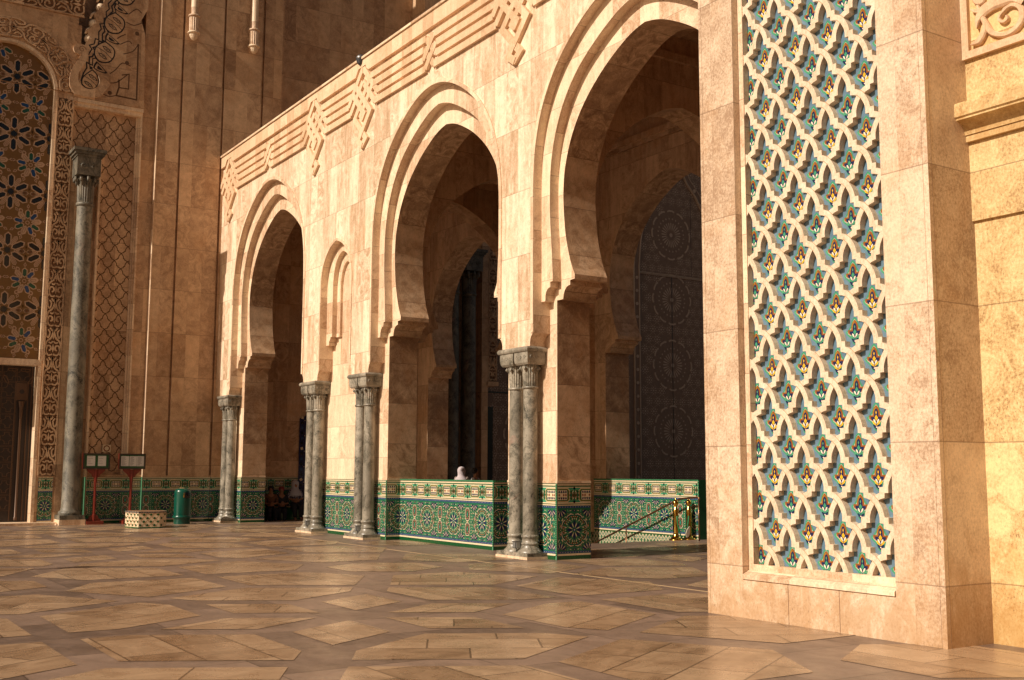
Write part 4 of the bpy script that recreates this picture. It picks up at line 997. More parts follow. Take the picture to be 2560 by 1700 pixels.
# door below
dr = empty('portal_door', (-35.25, 5, 0), 'dark panelled doorway with quatrefoil panels below the star mosaic', 'door')
mb = MB(); mb.box(-35.6, -35.3, 2.5, 6.2, 0, 4.7, 'door', 'l'); mb.build('leaf', dr)
mb = MB(); Fd = FB(-35.3)
for c_ in range(6):
    for r_ in range(9):
        y, z = 5.93-.42*(c_+.0)-.02, 4.38-.47*r_
        if c_ == 0 and r_ > 0: continue
        if c_ == 0: y = 5.84
        R_ = .17
        P = []
        for i in range(4):
            a = i*PI/2; P += rot([(R_*.62, -R_*.35), (R_, -R_*.35), (R_, R_*.35), (R_*.62, R_*.35)], a, y, z)
        stroke(mb, Fd, P, .018, 'door_lt', 0, .012, True)
        stroke(mb, Fd, [(y-.2, z-.22), (y+.2, z-.22), (y+.2, z+.22), (y-.2, z+.22)], .012, 'door_lt', 0, .010, True)
mb.prism(Fd, [(5.68, 3.62), (5.98, 3.62), (5.98, 4.12), (5.68, 4.12)], 0, .03, 'door_lt'); stroke(mb, Fd, [(5.66, .1), (5.66, 4.16), (6.0, 4.16), (6.0, .1)], .03, 'door_lt', 0, .02, False)
stroke(mb, Fd, [(6.1, .1), (6.1, 4.66)], .03, 'door_lt', 0, .02)
mb.prism(Fd, circ(5.83, 3.87, .07, 8), .03, .034, 'door')
mb.build('panel_tracery', dr)
mb = MB(); mb.lathe((-35.26, 5.83, 0), [(.05, .12), (.05, .2), (.035, .22), (.035, 3.1), (.05, 3.12), (.05, 3.35), (.08, 3.5), (.09, 3.58)], 'door_lt', 12); mb.build('colonnette', dr)
# step and dados
mb = MB(); mb.box(-35.6, -34.35, -6, 6.9, 0, .07, 'stone_ring', 'l'); mb.box(-35.6, -34.18, 6.75, 7.6, 0, .045, 'stone_ring', 'l'); mb.build('door_step', pw)
mb = MB()
dado(mb, FB(XB-.04, 6.33), .40, .2); dado(mb, FB(-35.24, 6.99), .62, .3)
mb.prism(Fr((-35.0, 7.615, 0), (1, 0, 0), (0, 0, 1), (0, -1, 0)), [(-.2, 0), (.38, 0), (.38, 1.37), (-.2, 1.37)], 0, .012, 'lgreen')
dado(mb, FB(XB-.125, 7.63), 1.66, .62)
mb.prism(Fr((XB-.12, 9.284, 0), (1, 0, 0), (0, 0, 1), (0, -1, 0)), [(0, 0), (.125, 0), (.125, 1.37), (0, 1.37)], 0, .004, 'lgreen')
dado(mb, FB(XB, 9.29), 2.09, .72); dado(mb, FB(XB, 11.39), 1.6, .62)
dado(mb, FB(XB, 13.0), 2.0, .4)
mb.build('tile_dado', pw)
mb = MB(); mb.box(-35.2, XB+.012, 9.29, 13.38, 1.38, 1.42, 'portal', 'l'); mb.box(-35.2, XB-.10, 7.63, 9.29, 1.38, 1.44, 'portal', 'l'); mb.box(-35.2, XB-.02, 6.30, 6.77, 1.372, 1.41, 'portal', 'l'); mb.box(-35.1, XB+.012, 13.38, 15.0, 1.38, 1.42, 'inner', 'l'); mb.build('dado_ledge', pw)
# carved scroll bracket and cut-work panel over the trellis
mb = MB(); FS = FB(-34.98)
panel = [(6.74, 12.91), (8.86, 12.91), (8.82, 14.68), (8.80, 15.34), (8.66, 15.75), (8.86, 16.2), (8.84, 18.1), (7.6, 18.1), (7.5, 16.1), (7.38, 15.85), (7.22, 15.63), (7.30, 15.44), (7.20, 15.24), (7.04, 15.07), (7.13, 14.88), (7.04, 14.68), (6.9, 14.3), (6.9, 13.5), (6.74, 13.1)]
mb.prism(FS, panel, 0, .21, 'portal'); mb.build('cutwork_panel', pw)
mb = MB(); F2 = FS.sh(0, 0, .21)
scr = catmull([(6.78, 12.97), (6.62, 13.19), (6.60, 13.49), (6.65, 13.71), (6.79, 14.03), (6.88, 14.22), (6.72, 14.29), (6.67, 14.43), (6.77, 14.56), (6.92, 14.58), (7.08, 14.48), (7.11, 14.32), (7.05, 14.04), (6.90, 13.76), (6.84, 13.53), (6.9, 13.33), (7.06, 13.22), (7.26, 13.22), (7.43, 13.35), (7.48, 13.53), (7.44, 13.69), (7.68, 13.60), (7.80, 13.50), (7.66, 13.23), (7.51, 13.03), (7.23, 12.95)], 3)
mb.prism(F2, list(reversed(scr)), -.35, .05, 'portal', 'stone_ring')
S_ = [(6.92+.12*math.cos(t*.75)*(1-t/13), 14.42+.12*math.sin(t*.75)*(1-t/13)) for t in range(12)]
stroke(mb, F2.sh(0, 0, .05), S_, .02, 'dirt_shade', 0, .002, sides=False); mb.build('scroll_bracket', pw)
mb = MB(); F3 = F2.sh(0, 0, .001)
def drop(P, hole=True):
    cx = sum(p[0] for p in P)/len(P); cz = sum(p[1] for p in P)/len(P); P = [(cx+(x-cx)*1.12, cz+(z-cz)*1.12) for x, z in P]
    P = catmull(P+[P[0]], 3)[:-1]; mb.poly(F3, P, 'cut', .001)
    cx = sum(p[0] for p in P)/len(P); cz = sum(p[1] for p in P)/len(P)
    Q = [(cx+(x-cx)*.87, cz+(z-cz)*.87) for x, z in P]; mb.prism(F3, Q, .001, .012, 'portal')
    d = (.09, -.09)
    for s_ in (-1, 1):
        c2 = (cx+s_*.06, cz+s_*.12); mb.poly(F3, rot([(-.17, 0), (-.07, .055), (.06, .055), (.17, 0), (.06, -.05), (-.07, -.05)], -.55, *c2), 'cut', .014); mb.poly(F3, rot([(-.12, 0), (-.04, .03), (.04, .03), (.12, 0), (.04, -.03), (-.04, -.03)], -.55, *c2), 'portal', .015); mb.poly(F3, rot([(-.07, 0), (0, .016), (.07, 0), (0, -.016)], -.55, *c2), 'cut', .016)
    stroke(mb, F3, [(cx-.24, cz+.14), (cx, cz+.03), (cx+.22, cz-.16)], .016, 'cut', 0, .015, sides=False)
def petal(P):
    P = catmull(P+[P[0]], 2)[:-1]; mb.poly(F3, P, 'cut', .001); cx = sum(p[0] for p in P)/len(P); cz = sum(p[1] for p in P)/len(P)
    mb.prism(F3, [(cx+(x-cx)*.72, cz+(z-cz)*.72) for x, z in P], .001, .012, 'portal'); mb.poly(F3, [(cx+(x-cx)*.4, cz+(z-cz)*.4) for x, z in P], 'cut', .014)
D1 = [(7.25, 13.83), (7.01, 13.57), (6.98, 13.35), (7.14, 13.25), (7.32, 13.27), (7.43, 13.44), (7.40, 13.69)]; P1 = [(7.36, 14.15), (7.71, 13.84), (7.51, 13.82), (7.27, 13.92)]
D2 = [(7.59, 14.81), (7.84, 14.65), (7.87, 14.43), (7.73, 14.21), (7.46, 14.17), (7.31, 14.36), (7.36, 14.63)]; P2 = [(7.63, 15.12), (8.05, 14.84), (7.79, 14.83), (7.58, 14.94)]
sh_ = lambda P, a, b: [(x+a, z+b) for x, z in P]
for D in (D1, D2, sh_(D2, .26, 1.0), sh_(D2, .55, 2.0)): drop(D)
for P in (P1, P2, sh_(P2, .22, 1.04), sh_(P2, .5, 2.0)): petal(P)
ZG = [(6.94, 13.43), (7.0, 13.69), (7.09, 13.88), (7.07, 14.05), (7.15, 14.02), (7.15, 14.24), (7.23, 14.26), (7.32, 14.45), (7.24, 14.56), (7.38, 14.63), (7.41, 14.81), (7.51, 14.79), (7.5, 15.05), (7.57, 15.15), (7.52, 15.31), (7.64, 15.34), (7.64, 15.51), (7.71, 15.57), (7.69, 15.74), (7.78, 15.85), (7.74, 16.02), (7.81, 16.12), (7.9, 16.3), (7.86, 16.5), (8.0, 16.6), (8.0, 16.8), (8.12, 16.9), (8.1, 17.2), (8.3, 17.5)]
stroke(mb, F3, ZG, .042, 'cut', 0, .002, sides=False); stroke(mb, F3, sh_(ZG, -.11, .05)[3:], .036, 'cut', 0, .002, sides=False); stroke(mb, F3, sh_(ZG, .10, -.03)[2:], .032, 'cut', 0, .002, sides=False)
for i, (y, z) in enumerate(ZG[2::4]): mb.poly(F3, circ(y+.13, z+.02, .045, 8), 'cut', .003)
stroke(mb, F3, [(8.6, 14.97), (8.62, 13.15), (8.0, 13.17), (8.07, 13.45), (8.06, 13.70)], .05, 'groove_shade', 0, .002, sides=False)  # carved grooves drawn flat, their shade painted dark
stroke(mb, F3, [(8.14, 13.86), (8.36, 13.93), (8.36, 13.45), (8.09, 13.44)], .04, 'groove_shade', 0, .002, sides=False)
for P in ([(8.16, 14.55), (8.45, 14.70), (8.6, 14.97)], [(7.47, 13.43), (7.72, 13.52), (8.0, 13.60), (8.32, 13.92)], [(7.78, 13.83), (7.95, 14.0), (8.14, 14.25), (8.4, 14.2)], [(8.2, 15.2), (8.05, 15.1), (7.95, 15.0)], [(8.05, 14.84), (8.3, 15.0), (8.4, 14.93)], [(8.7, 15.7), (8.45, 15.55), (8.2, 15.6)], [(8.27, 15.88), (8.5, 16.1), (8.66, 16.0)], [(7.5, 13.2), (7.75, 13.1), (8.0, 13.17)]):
    stroke(mb, F3, catmull(P, 3), .03, 'groove_shade', 0, .002, sides=False)
for y, z in ((7.80, 13.22), (8.28, 14.28), (8.55, 15.3), (8.6, 16.5)): mb.poly(F3, circ(y, z, .07, 7), 'groove_shade', .003)
mb.build('cutwork_inlay', pw)
mb = MB()
for y, z in ((7.14, 14.84), (7.26, 15.36), (7.44, 15.93), (7.66, 16.5)):
    mb.lathe((-34.90, y-.01, z), [(0, -.15), (.07, -.13), (.12, -.08), (.145, 0), (.12, .08), (.07, .13), (0, .15)], 'stone_ring', 16)
    mb.tube([(-34.85, y-.13, z+.14), (-34.85, y-.08, z+.28), (-34.85, y+.02, z+.38)], [.03, .045, .03], 'stone_ring', 8)
mb.build('soffit_rolls', pw)
mb = MB(); mb.box(-35.9, -35.45, 2.5, 7.3, 13.4, 20, 'portal', 'l'); mb.build('arch_soffit', pw)
# hanging colonnettes
for y, zb, lab in ((10.28, 15.38, 'hanging stone colonnette high on the portal wall, the left one'), (12.30, 15.36, 'hanging stone colonnette high on the portal wall, the right one')):
    pe = empty('hanging_colonnette', (-34.55, y, zb), lab, 'colonnette', 'hanging colonnettes high on the portal wall'); c = (-34.55, y, zb)
    mb = MB(); mb.lathe(c, [(.115, .85), (.115, 9)], 'stone_ring', 24); mb.build('shaft', pe)
    mb = MB(); mb.lathe(c, [(.15, .28), (.155, .30), (.165, .75), (.16, .78)], 'stone_ring', 32, smooth=False, flute=.10)
    mb.lathe(c, [(.10, .78), (.185, .785), (.20, .81), (.185, .845), (.11, .86)], 'stone_ring', 24)
    mb.lathe(c, [(.14, .22), (.185, .23), (.20, .255), (.185, .28), (.14, .29)], 'stone_ring', 24)
    mb.lathe(c, [(.004, 0), (.02, .01), (.05, .03), (.10, .08), (.135, .15), (.15, .22)], 'stone_ring', 28, smooth=False, flute=.08); mb.build('pendant', pe)
# blue zellij doorway at the end of the gallery
bz = empty('gallery_end_door', (-34.7, 15.2, 0), 'narrow strip of dark blue mosaic beside the seated women', 'doorway')
mb = MB(); mb.poly(FB(XB), [(14.33, 0), (16.8, 0), (16.8, 3.6), (15.6, 5.2), (14.55, 3.4), (14.33, 3.3)], 'navy', .03)
for r_ in range(20):
    for q in range(10):
        y, z = 14.43+q*.2, .1+r_*.17
        mb.poly(FB(XB), rot([(-.06, 0), (0, -.06), (.06, 0), (0, .06)], .2*(q+r_), y, z), ('blue', 'dgreen', 'cream', 'black', 'blue', 'red')[(q*3+r_*2) % 6] if (q+r_) % 2 else 'black', .034)
        if (q+r_) % 3 == 0: mb.poly(FB(XB), circ(y+.09, z+.08, .018, 4), 'cream', .036)
mb.build('mosaic', bz)
# ------------------------------------------------------------------ tiled tower on the right
YC = 8.98; XL0, XL1, XR1, XR0 = -9.60, -9.04, -7.015, -6.47
pier = empty('tiled_tower', (-8, 9.2, 0), 'sunlit travertine tower with a tall panel of green and yellow flower tiles behind stone lattice', 'tower')
mb = MB()
mb.box(XL0, XL1, YC, 20.2, 0, 15, 'pier'); mb.box(XR1, XR0, YC, 20.2, 0, 15, 'pier')
mb.box(XL1, XR1, YC+.001, 9.4, 0, .42, 'pier', 'lr'); mb.box(XL1, XR1, 9.175, 9.5, .42, 15, 'pier', 'lr'); mb.box(XL1, XR1, YC, 9.4, 10, 15, 'pier', 'lr')
for x in (-8.38, -7.70): mb.box(x-.003, x+.003, YC-.001, YC+.1, 0, .42, 'dirt_shade')
mb.box(XL0+.045, XL0+.048, YC-.0015, YC+.01, 0, 15, 'dirt_shade'); mb.box(XR0-.060, XR0-.0575, YC-.0015, YC+.01, 0, 15, 'dirt_shade'); mb.box(XR0-.01, XR0+.0015, YC+.055, YC+.058, 0, 15, 'dirt_shade')
mb.build('wall', pier)
mb = MB()
FP = FA(9.16)
mb.prism(FP, [(-9.035, .425), (XR1-.005, .425), (XR1-.005, .585), (-8.965, .585), (-8.965, 10), (-9.035, 10)], 0, .085, 'stone_ring')
mb.box(-7.075, XR1-.003, 9.075, 9.2, .585, 10, 'stone_ring')
mb.prism(Fr((XL1-.0, 0, 0), (0, 1, 0), (0, 0, 1), (1, 0, 0)), [(8.962, .425), (9.10, .425), (9.10, .515), (9.07, .515), (8.975, .475), (8.962, .465)], .004, XR1-XL1-.004, 'stone_ring', back=True)
mb.build('panel_frame', pier)
# lattice of interlaced lobed arches
HW, HH = .2312, .297; ks = HW/.2285; kz = HH/.294
E0 = [(0, 0), (.026, -.024), (.051, -.064), (.070, -.10), (.082, -.138), (.0875, -.168), (.0875, -.193), (.133, -.195), (.133, -.247), (.166, -.255), (.2, -.272), (.2285, -.294)]
E0 = [(x*ks, z*kz) for x, z in E0]
UR = E0                                                     # apex (0,0) -> right corner
# cell outline, clockwise from the top corner, centred: upper right, lower right, lower left, upper left
def cell_outline():
    up = [(x, z+HH) for x, z in UR]                          # (0,HH)->(HW,0)
    lo = [(HW-x, z) for x, z in UR]                          # (HW,0)->(0,-HH)
    r = up[:-1]+lo[:-1]
    l = [(-x, z) for x, z in reversed(up)]; l2 = [(-x, z) for x, z in reversed(lo)]
    return r+l2[:-1]+l[:-1]
CO = cell_outline(); CI = offs(CO, -.030, True)
def _in(P):
    A = 0
    for i in range(len(P)): A += P[i-1][0]*P[i][1]-P[i][0]*P[i-1][1]
    return A/2
if abs(_in(CI)) > abs(_in(CO)): CI = offs(CO, .030, True)
YF_, YB_ = 9.088, 9.168; PX0, PX1, PZ0, PZ1 = -8.965, -7.075, .585, 9.5
lat = MB(); FL = FA(YF_); mot = MB()
mot.poly(FA(YB_), [(PX0, PZ0), (PX1, PZ0), (PX1, PZ1), (PX0, PZ1)], 'sky', 0)
def clipz(P, z0):
    Q = clip([(b, a) for a, b in P], z0, 99); return [(b, a) for a, b in Q] if Q else None
def motif(cx, cz, col):
    c = [lambda P: P]
    X = lambda P, m=1: [(cx+m*x*1.22, cz+z*.98) for x, z in P]
    def pp(P, k, l, sym=False):
        for m in ((1, -1) if sym else (1,)):
            Q = X(P, m); Q = clip(Q, PX0, PX1)
            if Q: Q = clipz(Q, PZ0)
            if Q: mot.poly(FA(YB_), Q, k, .0006+.0006*l)
    main = 'yellow' if col else 'leaf'
    out = [(0, .150), (.030, .115), (.042, .06), (.065, .02), (.100, -.005), (.088, -.035), (.055, -.065), (.032, -.10), (.022, -.135), (0, -.150)]
    pp(out+[(-x, z) for x, z in reversed(out[1:-1])], 'leaf', 1)
    inn = [(0, .125), (.020, .10), (.030, .05), (.050, .012), (.078, -.008), (.070, -.028), (.042, -.055), (.02, -.095), (.012, -.125), (0, -.135)]
    pp(inn+[(-x, z) for x, z in reversed(inn[1:-1])], 'grey', 2)
    br = [(0, .118), (.018, .10), (.030, .075), (.037, .04), (.038, .012), (.072, .016), (.072, -.018), (.060, -.028), (.045, -.04), (0, -.04)]
    pp(br+[(-x, z) for x, z in reversed(br[1:])], 'brown', 3)
    gl = [(0, .104), (-.016, .094), (-.027, .068), (-.032, .035), (-.030, .008), (-.02, .008), (-.018, .06), (0, .085)]
    pp(gl, 'ochre', 4)
    nv = [(0, .085), (.014, .07), (.020, .04), (.021, -.002), (.055, -.002), (.052, -.022), (.040, -.040), (.02, -.06), (.035, -.085), (.022, -.115), (0, -.135)]
    pp(nv+[(-x, z) for x, z in reversed(nv[1:-1])], 'navy', 5)
    pp([(0, .062), (.007, .042), (0, .022), (-.007, .042)], main if col else 'lgreen', 6)
    pp([(0, .020), (.017, -.012), (0, -.045), (-.017, -.012)], main, 6)
    pp([(.004, -.080), (.03, -.04), (.042, -.052), (.028, -.075), (0, -.095)], main, 6, True)
    pp([(.001, -.075), (.012, -.035), (.024, -.024), (.029, -.034), (.02, -.055)], 'white', 7, True)
    pp([(0, -.10), (.007, -.108), (0, -.117), (-.007, -.108)], 'white', 6)
X0_, Z0_ = -8.245, 4.888
n = len(CO)
for j in range(-16, 17):
    for i in range(-6, 8):
        cx = X0_+HW+i*2*HW+(HW if j % 2 else 0); cz = Z0_+j*HH
        if cx < PX0-HW or cx > PX1+HW or cz < PZ0-HH or cz > PZ1: continue
        for q in range(n):
            q2 = (q+1) % n
            P = [CO[q], CO[q2], CI[q2], CI[q]]; P = [(cx+a, cz+b) for a, b in P]
            Q = clip(P, PX0, PX1)
            if Q and min(p[1] for p in Q) < PZ0: Q = clipz(Q, PZ0)
            if Q: lat.poly(FL, Q, 'lattice', 0)
            a, b = (cx+CI[q][0], cz+CI[q][1]), (cx+CI[q2][0], cz+CI[q2][1])
            if PX0 <= min(a[0], b[0]) and max(a[0], b[0]) <= PX1 and max(a[1], b[1]) > PZ0:
                lat.face([FL(a[0], a[1], 0), FL(b[0], b[1], 0), FL(b[0], b[1], -.080), FL(a[0], a[1], -.080)], 'lattice')
        # joint line across every crossing
        for s_ in (1,):
            cxx, czz = cx, cz+HH
            if PX0+.05 < cxx < PX1-.05 and czz > PZ0+.1:
                for nx_, nz_ in ((.030, .030), (-.030, -.030)):      # the two edges of the upper strap across the lower one
                    x0_, z0_ = cxx+nx_*.75, czz+nz_*.75; tx_, tz_ = .032, -.030
                    lat.poly(FL, [(x0_-tx_, z0_-tz_), (x0_+tx_, z0_+tz_), (x0_+tx_+.004, z0_+tz_+.004), (x0_-tx_+.004, z0_-tz_+.004)], 'brownline', .0008)
        motif(cx, cz-.062, j % 2)

lat.build('stone_lattice', pier); mot.build('flower_tiles', pier)
# ------------------------------------------------------------------ wall at the far right
wd = empty('side_wall', (-5, 9.7, 0), 'rough golden travertine wall with a moulded cornice right of the tiled tower', 'wall')
YD = 9.64; mb = MB()
mb.box(XR0, 6, YD, 20, 4.05, 15, 'wallD', 'l'); mb.box(XR0, 6, YD+.035, 20, 0, 4.05, 'wallD', 'l'); mb.build('wall', wd)
mb = MB(); FX = Fr((XR0, 0, 0), (0, 1, 0), (0, 0, 1), (1, 0, 0))
prof = [(YD+.01, 5.24), (YD-.20, 5.20), (YD-.215, 5.185), (YD-.215, 5.06), (YD-.195, 5.045), (YD-.195, 5.03)]+[(YD-.195+.135*math.sin(t), 5.03-.115*(1-math.cos(t))) for t in [PI/2*i/6 for i in range(1, 7)]]+[(YD-.06, 4.905), (YD-.045, 4.905), (YD-.045, 4.84), (YD+.01, 4.835)]
mb.prism(FX, list(reversed(prof)), .001, 12, 'wallD', back=True); mb.build('cornice', wd)
FDm = FA(YD); mb = MB()
stroke(mb, FDm, [(-6.43, 6.9), (-6.43, 5.715), (-3, 5.715)], .075, 'relief', 0, .05)
mb.build('relief_frame', wd)
mb = MB(); k_ = 9.64/9.58
T = lambda P: [(x*k_, 1.6+(z-1.6)*k_) for x, z in P]
LN = [0]
def limb(P, ws, h=.045):
    LN[0] += 1; h += .0017*(LN[0] % 6)
    P = catmull(T(P), 5); L, R_ = [], []
    for i, p in enumerate(P):
        a, b = P[max(i-1, 0)], P[min(i+1, len(P)-1)]; d = math.hypot(b[0]-a[0], b[1]-a[1]) or 1; nx, nz = -(b[1]-a[1])/d, (b[0]-a[0])/d
        t = i/(len(P)-1)*(len(ws)-1); j = min(int(t), len(ws)-2); w_ = ws[j]+(ws[j+1]-ws[j])*(t-j)
        L.append((p[0]+nx*w_/2, p[1]+nz*w_/2)); R_.append((p[0]-nx*w_/2, p[1]-nz*w_/2))
    for i in range(len(P)-1):
        e = .012
        q = lambda A, c, h_: FDm(A[0]*(1-c)+P[0][0]*0+c*A[0], A[1], h_)
        mid = lambda A, B, t: (A[0]+(B[0]-A[0])*t, A[1]+(B[1]-A[1])*t)
        rows = [[(L[k], .0), (L[k], h*.7), (mid(L[k], R_[k], .18), h), (mid(L[k], R_[k], .82), h), (R_[k], h*.7), (R_[k], .0)] for k in (i, i+1)]
        for a in range(5):
            mb.face([FDm(rows[0][a][0][0], rows[0][a][0][1], rows[0][a][1]), FDm(rows[0][a+1][0][0], rows[0][a+1][0][1], rows[0][a+1][1]), FDm(rows[1][a+1][0][0], rows[1][a+1][0][1], rows[1][a+1][1]), FDm(rows[1][a][0][0], rows[1][a][0][1], rows[1][a][1])], 'relief')
def relief(dx=0, dz=0, sz=1):
    g_ = lambda P: [(x+dx, z*sz+dz) for x, z in P]
    limb(g_([(-6.245, 6.16), (-6.20, 6.03), (-6.16, 5.93), (-6.10, 5.83), (-5.98, 5.775), (-5.87, 5.79), (-5.79, 5.87), (-5.80, 5.98), (-5.88, 6.035), (-5.97, 6.02)]), [.03, .05, .06, .055, .05, .06, .075, .06, .04, .035])
    limb(g_([(-5.93, 6.03), (-6.00, 5.985), (-6.02, 5.94), (-5.98, 5.90), (-5.935, 5.915), (-5.945, 5.95)]), [.035, .035, .035, .03, .028, .022])
    limb(g_([(-6.33, 5.785), (-6.25, 5.80), (-6.19, 5.87), (-6.17, 5.96)]), [.006, .075, .07, .03])
    limb(g_([(-6.255, 5.925), (-6.25, 6.0), (-6.20, 6.07), (-6.10, 6.11), (-5.98, 6.12), (-5.86, 6.10), (-5.76, 6.02)]), [.004, .06, .12, .12, .13, .11, .08])
    limb(g_([(-6.31, 6.14), (-6.27, 6.11), (-6.22, 6.09)]), [.006, .045, .05])
    limb(g_([(-6.28, 6.26), (-6.25, 6.20), (-6.19, 6.185), (-6.18, 6.25)]), [.05, .06, .06, .03])
relief(); relief(.75); relief(1.5); relief(0, .62, 1); relief(.75, .62, 1)
mb.build('carved_scroll', wd)
# ------------------------------------------------------------------ small things
def mkbox(name, parent, *a):
    mb = MB(); mb.box(*a); return mb.build(name, parent)
# waste bin
c = (-33.35, 10.12, 0); r = empty('waste_bin', c, 'shiny green cylindrical waste bin standing on the paving before the portal wall', 'bin')
mb = MB(); mb.lathe(c, [(.235, .0), (.240, .02), (.240, .30), (.245, .30)], 'binpaint', 40); mb.lathe(c, [(.262, .165), (.272, .17), (.272, .235), (.262, .245), (.245, .25)], 'binpaint', 40)
mb.lathe(c, [(.24, .24), (.243, .26), (.243, .93), (.238, .965), (.22, 1.0), (.18, 1.03), (.10, 1.05), (.0, 1.055)], 'binpaint', 40); mb.build('body', r)
mb = MB(); mb.lathe(c, [(.2435, .76), (.2465, .765), (.2465, .925), (.2435, .93)], 'black', 12, a0=-.12, a1=.75); mb.build('opening', r)
mb = MB(); mb.lathe(c, [(.2435, .78), (.252, .785), (.252, .90), (.2435, .905)], 'brass', 4, a0=-.22, a1=-.13); mb.build('latch', r)
mb = MB(); mb.lathe(c, [(.10, 1.052), (.095, 1.062), (0, 1.064)], 'brownline', 24); mb.build('lid_disc', r)
# tiled planter
P = [(-31.95, 8.13), (-31.20, 8.30), (-31.16, 8.86), (-31.38, 9.10), (-31.95, 9.15), (-32.4, 8.85), (-32.42, 8.35)]; P = [(x-.05, y) for x, y in P]
pc = (-31.7, 8.68, 0); r = empty('tiled_planter', pc, 'low many sided planter covered in cream tiles with green dots', 'planter')
mb = MB(); mb.prism(FZ(0), P, 0, .42, 'cream'); mb.build('body', r)
mb = MB(); Pc = [(pc[0]+(x-pc[0])*.97, pc[1]+(y-pc[1])*.97) for x, y in P]; Po = [(pc[0]+(x-pc[0])*1.02, pc[1]+(y-pc[1])*1.02) for x, y in P]
mb.prism(FZ(0), Po, .42, .455, 'cream', top=False)
mb.prism(FZ(0), Po, .42, .452, 'navy')
mb.poly(FZ(0), Pc, 'dirt_shade', .456); mb.build('rim', r)
mb = MB()
for i in range(len(P)):
    a, b = P[i], P[(i+1) % len(P)]; L = math.hypot(b[0]-a[0], b[1]-a[1]); u = ((b[0]-a[0])/L, (b[1]-a[1])/L, 0); f_ = Fr((a[0], a[1], 0), u, (0, 0, 1), (u[1], -u[0], 0))
    mb.poly(f_, [(0, 0), (L, 0), (L, .035), (0, .035)], 'dgreen', .004)
    m_ = max(1, int(L/.17)); st_ = L/m_
    for q in range(m_):
        for k in range(4):
            x = (q+.25+(.5 if k % 2 else 0))*st_; z = .085+k*.095
            if x > L-.03: continue
            mb.poly(f_, circ(x, z, .034, 8), 'dgreen', .005)
            for s_ in (-1, 1):
                for d in (0, .02):
                    stroke(mb, f_, [(max(.005, x+s_*.05-.03*s_+d), z-.03), (min(L-.005, max(.005, x+s_*.09+d)), z+.045)], .006, 'brown', 0, .004, sides=False)
        for k in range(6): mb.poly(f_, rot([(-.012, 0), (0, -.006), (.012, 0), (0, .006)], k, (q+.02)*st_+.01, .05+k*.07), 'dirt_shade', .0042)
mb.build('tile_pattern', r)
# notice stands
def stand(yc, label, pages):
    x = -34.2; root = empty('notice_stand', (x, yc, 0), label, 'notice stand', 'notice stands by the portal wall')
    mb = MB(); mb.box(x-.26, x+.22, yc-.235, yc+.235, 0, .10, 'redpaint')
    for s_ in (-1, 1): mb.prism(Fr((x-.04, yc, 0), (0, s_, 0), (0, 0, 1), (s_, 0, 0)), [(.03, .10), (.20, .10), (.19, .15), (.14, .17), (.12, .24), (.07, .27), (.03, .32)], -.03*1 if s_ > 0 else -.03, .03, 'redpaint', back=True)
    mb.build('foot', root)
    mb = MB(); mb.lathe((x-.02, yc, 0), [(.05, .1), (.055, .28), (.042, .30), (.042, .7), (.05, .72), (.05, .76), (.04, .78), (.04, 1.2), (.048, 1.22), (.048, 1.3), (.06, 1.35), (.06, 1.6)], 'redpaint', 8, smooth=False); mb.build('post', root)
    mb = MB()
    for s_ in (-1, 1): mb.prism(Fr((x, yc, 0), (0, s_, 0), (0, 0, 1), (s_, 0, 0)), [(.05, 1.36), (.09, 1.38), (.13, 1.46), (.19, 1.50), (.25, 1.56), (.27, 1.61), (.05, 1.61)], -.02, .02, 'redpaint', back=True)
    mb.build('bracket', root)
    mb = MB(); w_ = .385
    mb.box(x-.03, x+.02, yc-w_, yc+w_, 1.61, 2.07, 'frame'); b = mb.build('board', root)
    mb = MB(); F_ = FB(x+.02)
    stroke(mb, F_.sh(yc, 0, 0), [(-w_+.02, 1.63), (w_-.02, 1.63), (w_-.02, 2.05), (-w_+.02, 2.05)], .04, 'frame', 0, .03, True)
    mb.box(x-.04, x+.045, yc-w_-.012, yc-w_-.001, 1.60, 2.08, 'redpaint'); mb.build('board_frame', b)
    mb = MB(); mb.poly(F_.sh(yc), [(-w_+.04, 1.65), (w_-.04, 1.65), (w_-.04, 2.03), (-w_+.04, 2.03)], 'dgreen', .002); mb.build('green_backing', b)
    rnd = random.Random(pages)
    for pc_, pw_ in ([(-.155, .115), (.155, .115)] if pages == 2 else [(-.215, .115), (.02, .105), (.235, .105)]):
        mb = MB(); h0, h1 = 1.70, 1.995
        mb.poly(F_.sh(yc), [(pc_-pw_, h0), (pc_+pw_, h0), (pc_+pw_, h1), (pc_-pw_, h1)], 'paper', .006)
        for i in range(5 if pages == 2 else 13):
            z = h1-.03-i*(.05 if pages == 2 else .02); ww = pw_*rnd.uniform(.4, .8)
            mb.poly(F_.sh(yc), [(pc_-pw_*.8, z), (pc_-pw_*.8+ww*1.6, z), (pc_-pw_*.8+ww*1.6, z+.006), (pc_-pw_*.8, z+.006)], 'ink', .007)
        mb.build('notice_sheet', b)
stand(7.79, 'red notice stand with two white sheets, next to the tall marble column', 2)
stand(8.82, 'red notice stand with three white sheets, standing behind the tiled planter', 3)
# round sign on the wall
r = empty('round_sign', (-34.9, 8.25, 2.23), 'small square plate with a red ring fixed to the trellis panel', 'sign'); mb = MB(); mb.box(-35.04, -34.98, 8.13, 8.37, 2.12, 2.34, 'cream'); mb.build('plate', r)
mb = MB(); mb.prism(FB(-34.98), circ(8.25, 2.23, .095, 24), 0, .003, 'red'); mb.prism(FB(-34.98), circ(8.25, 2.23, .065, 24), .003, .005, 'cream'); mb.build('ring', r)
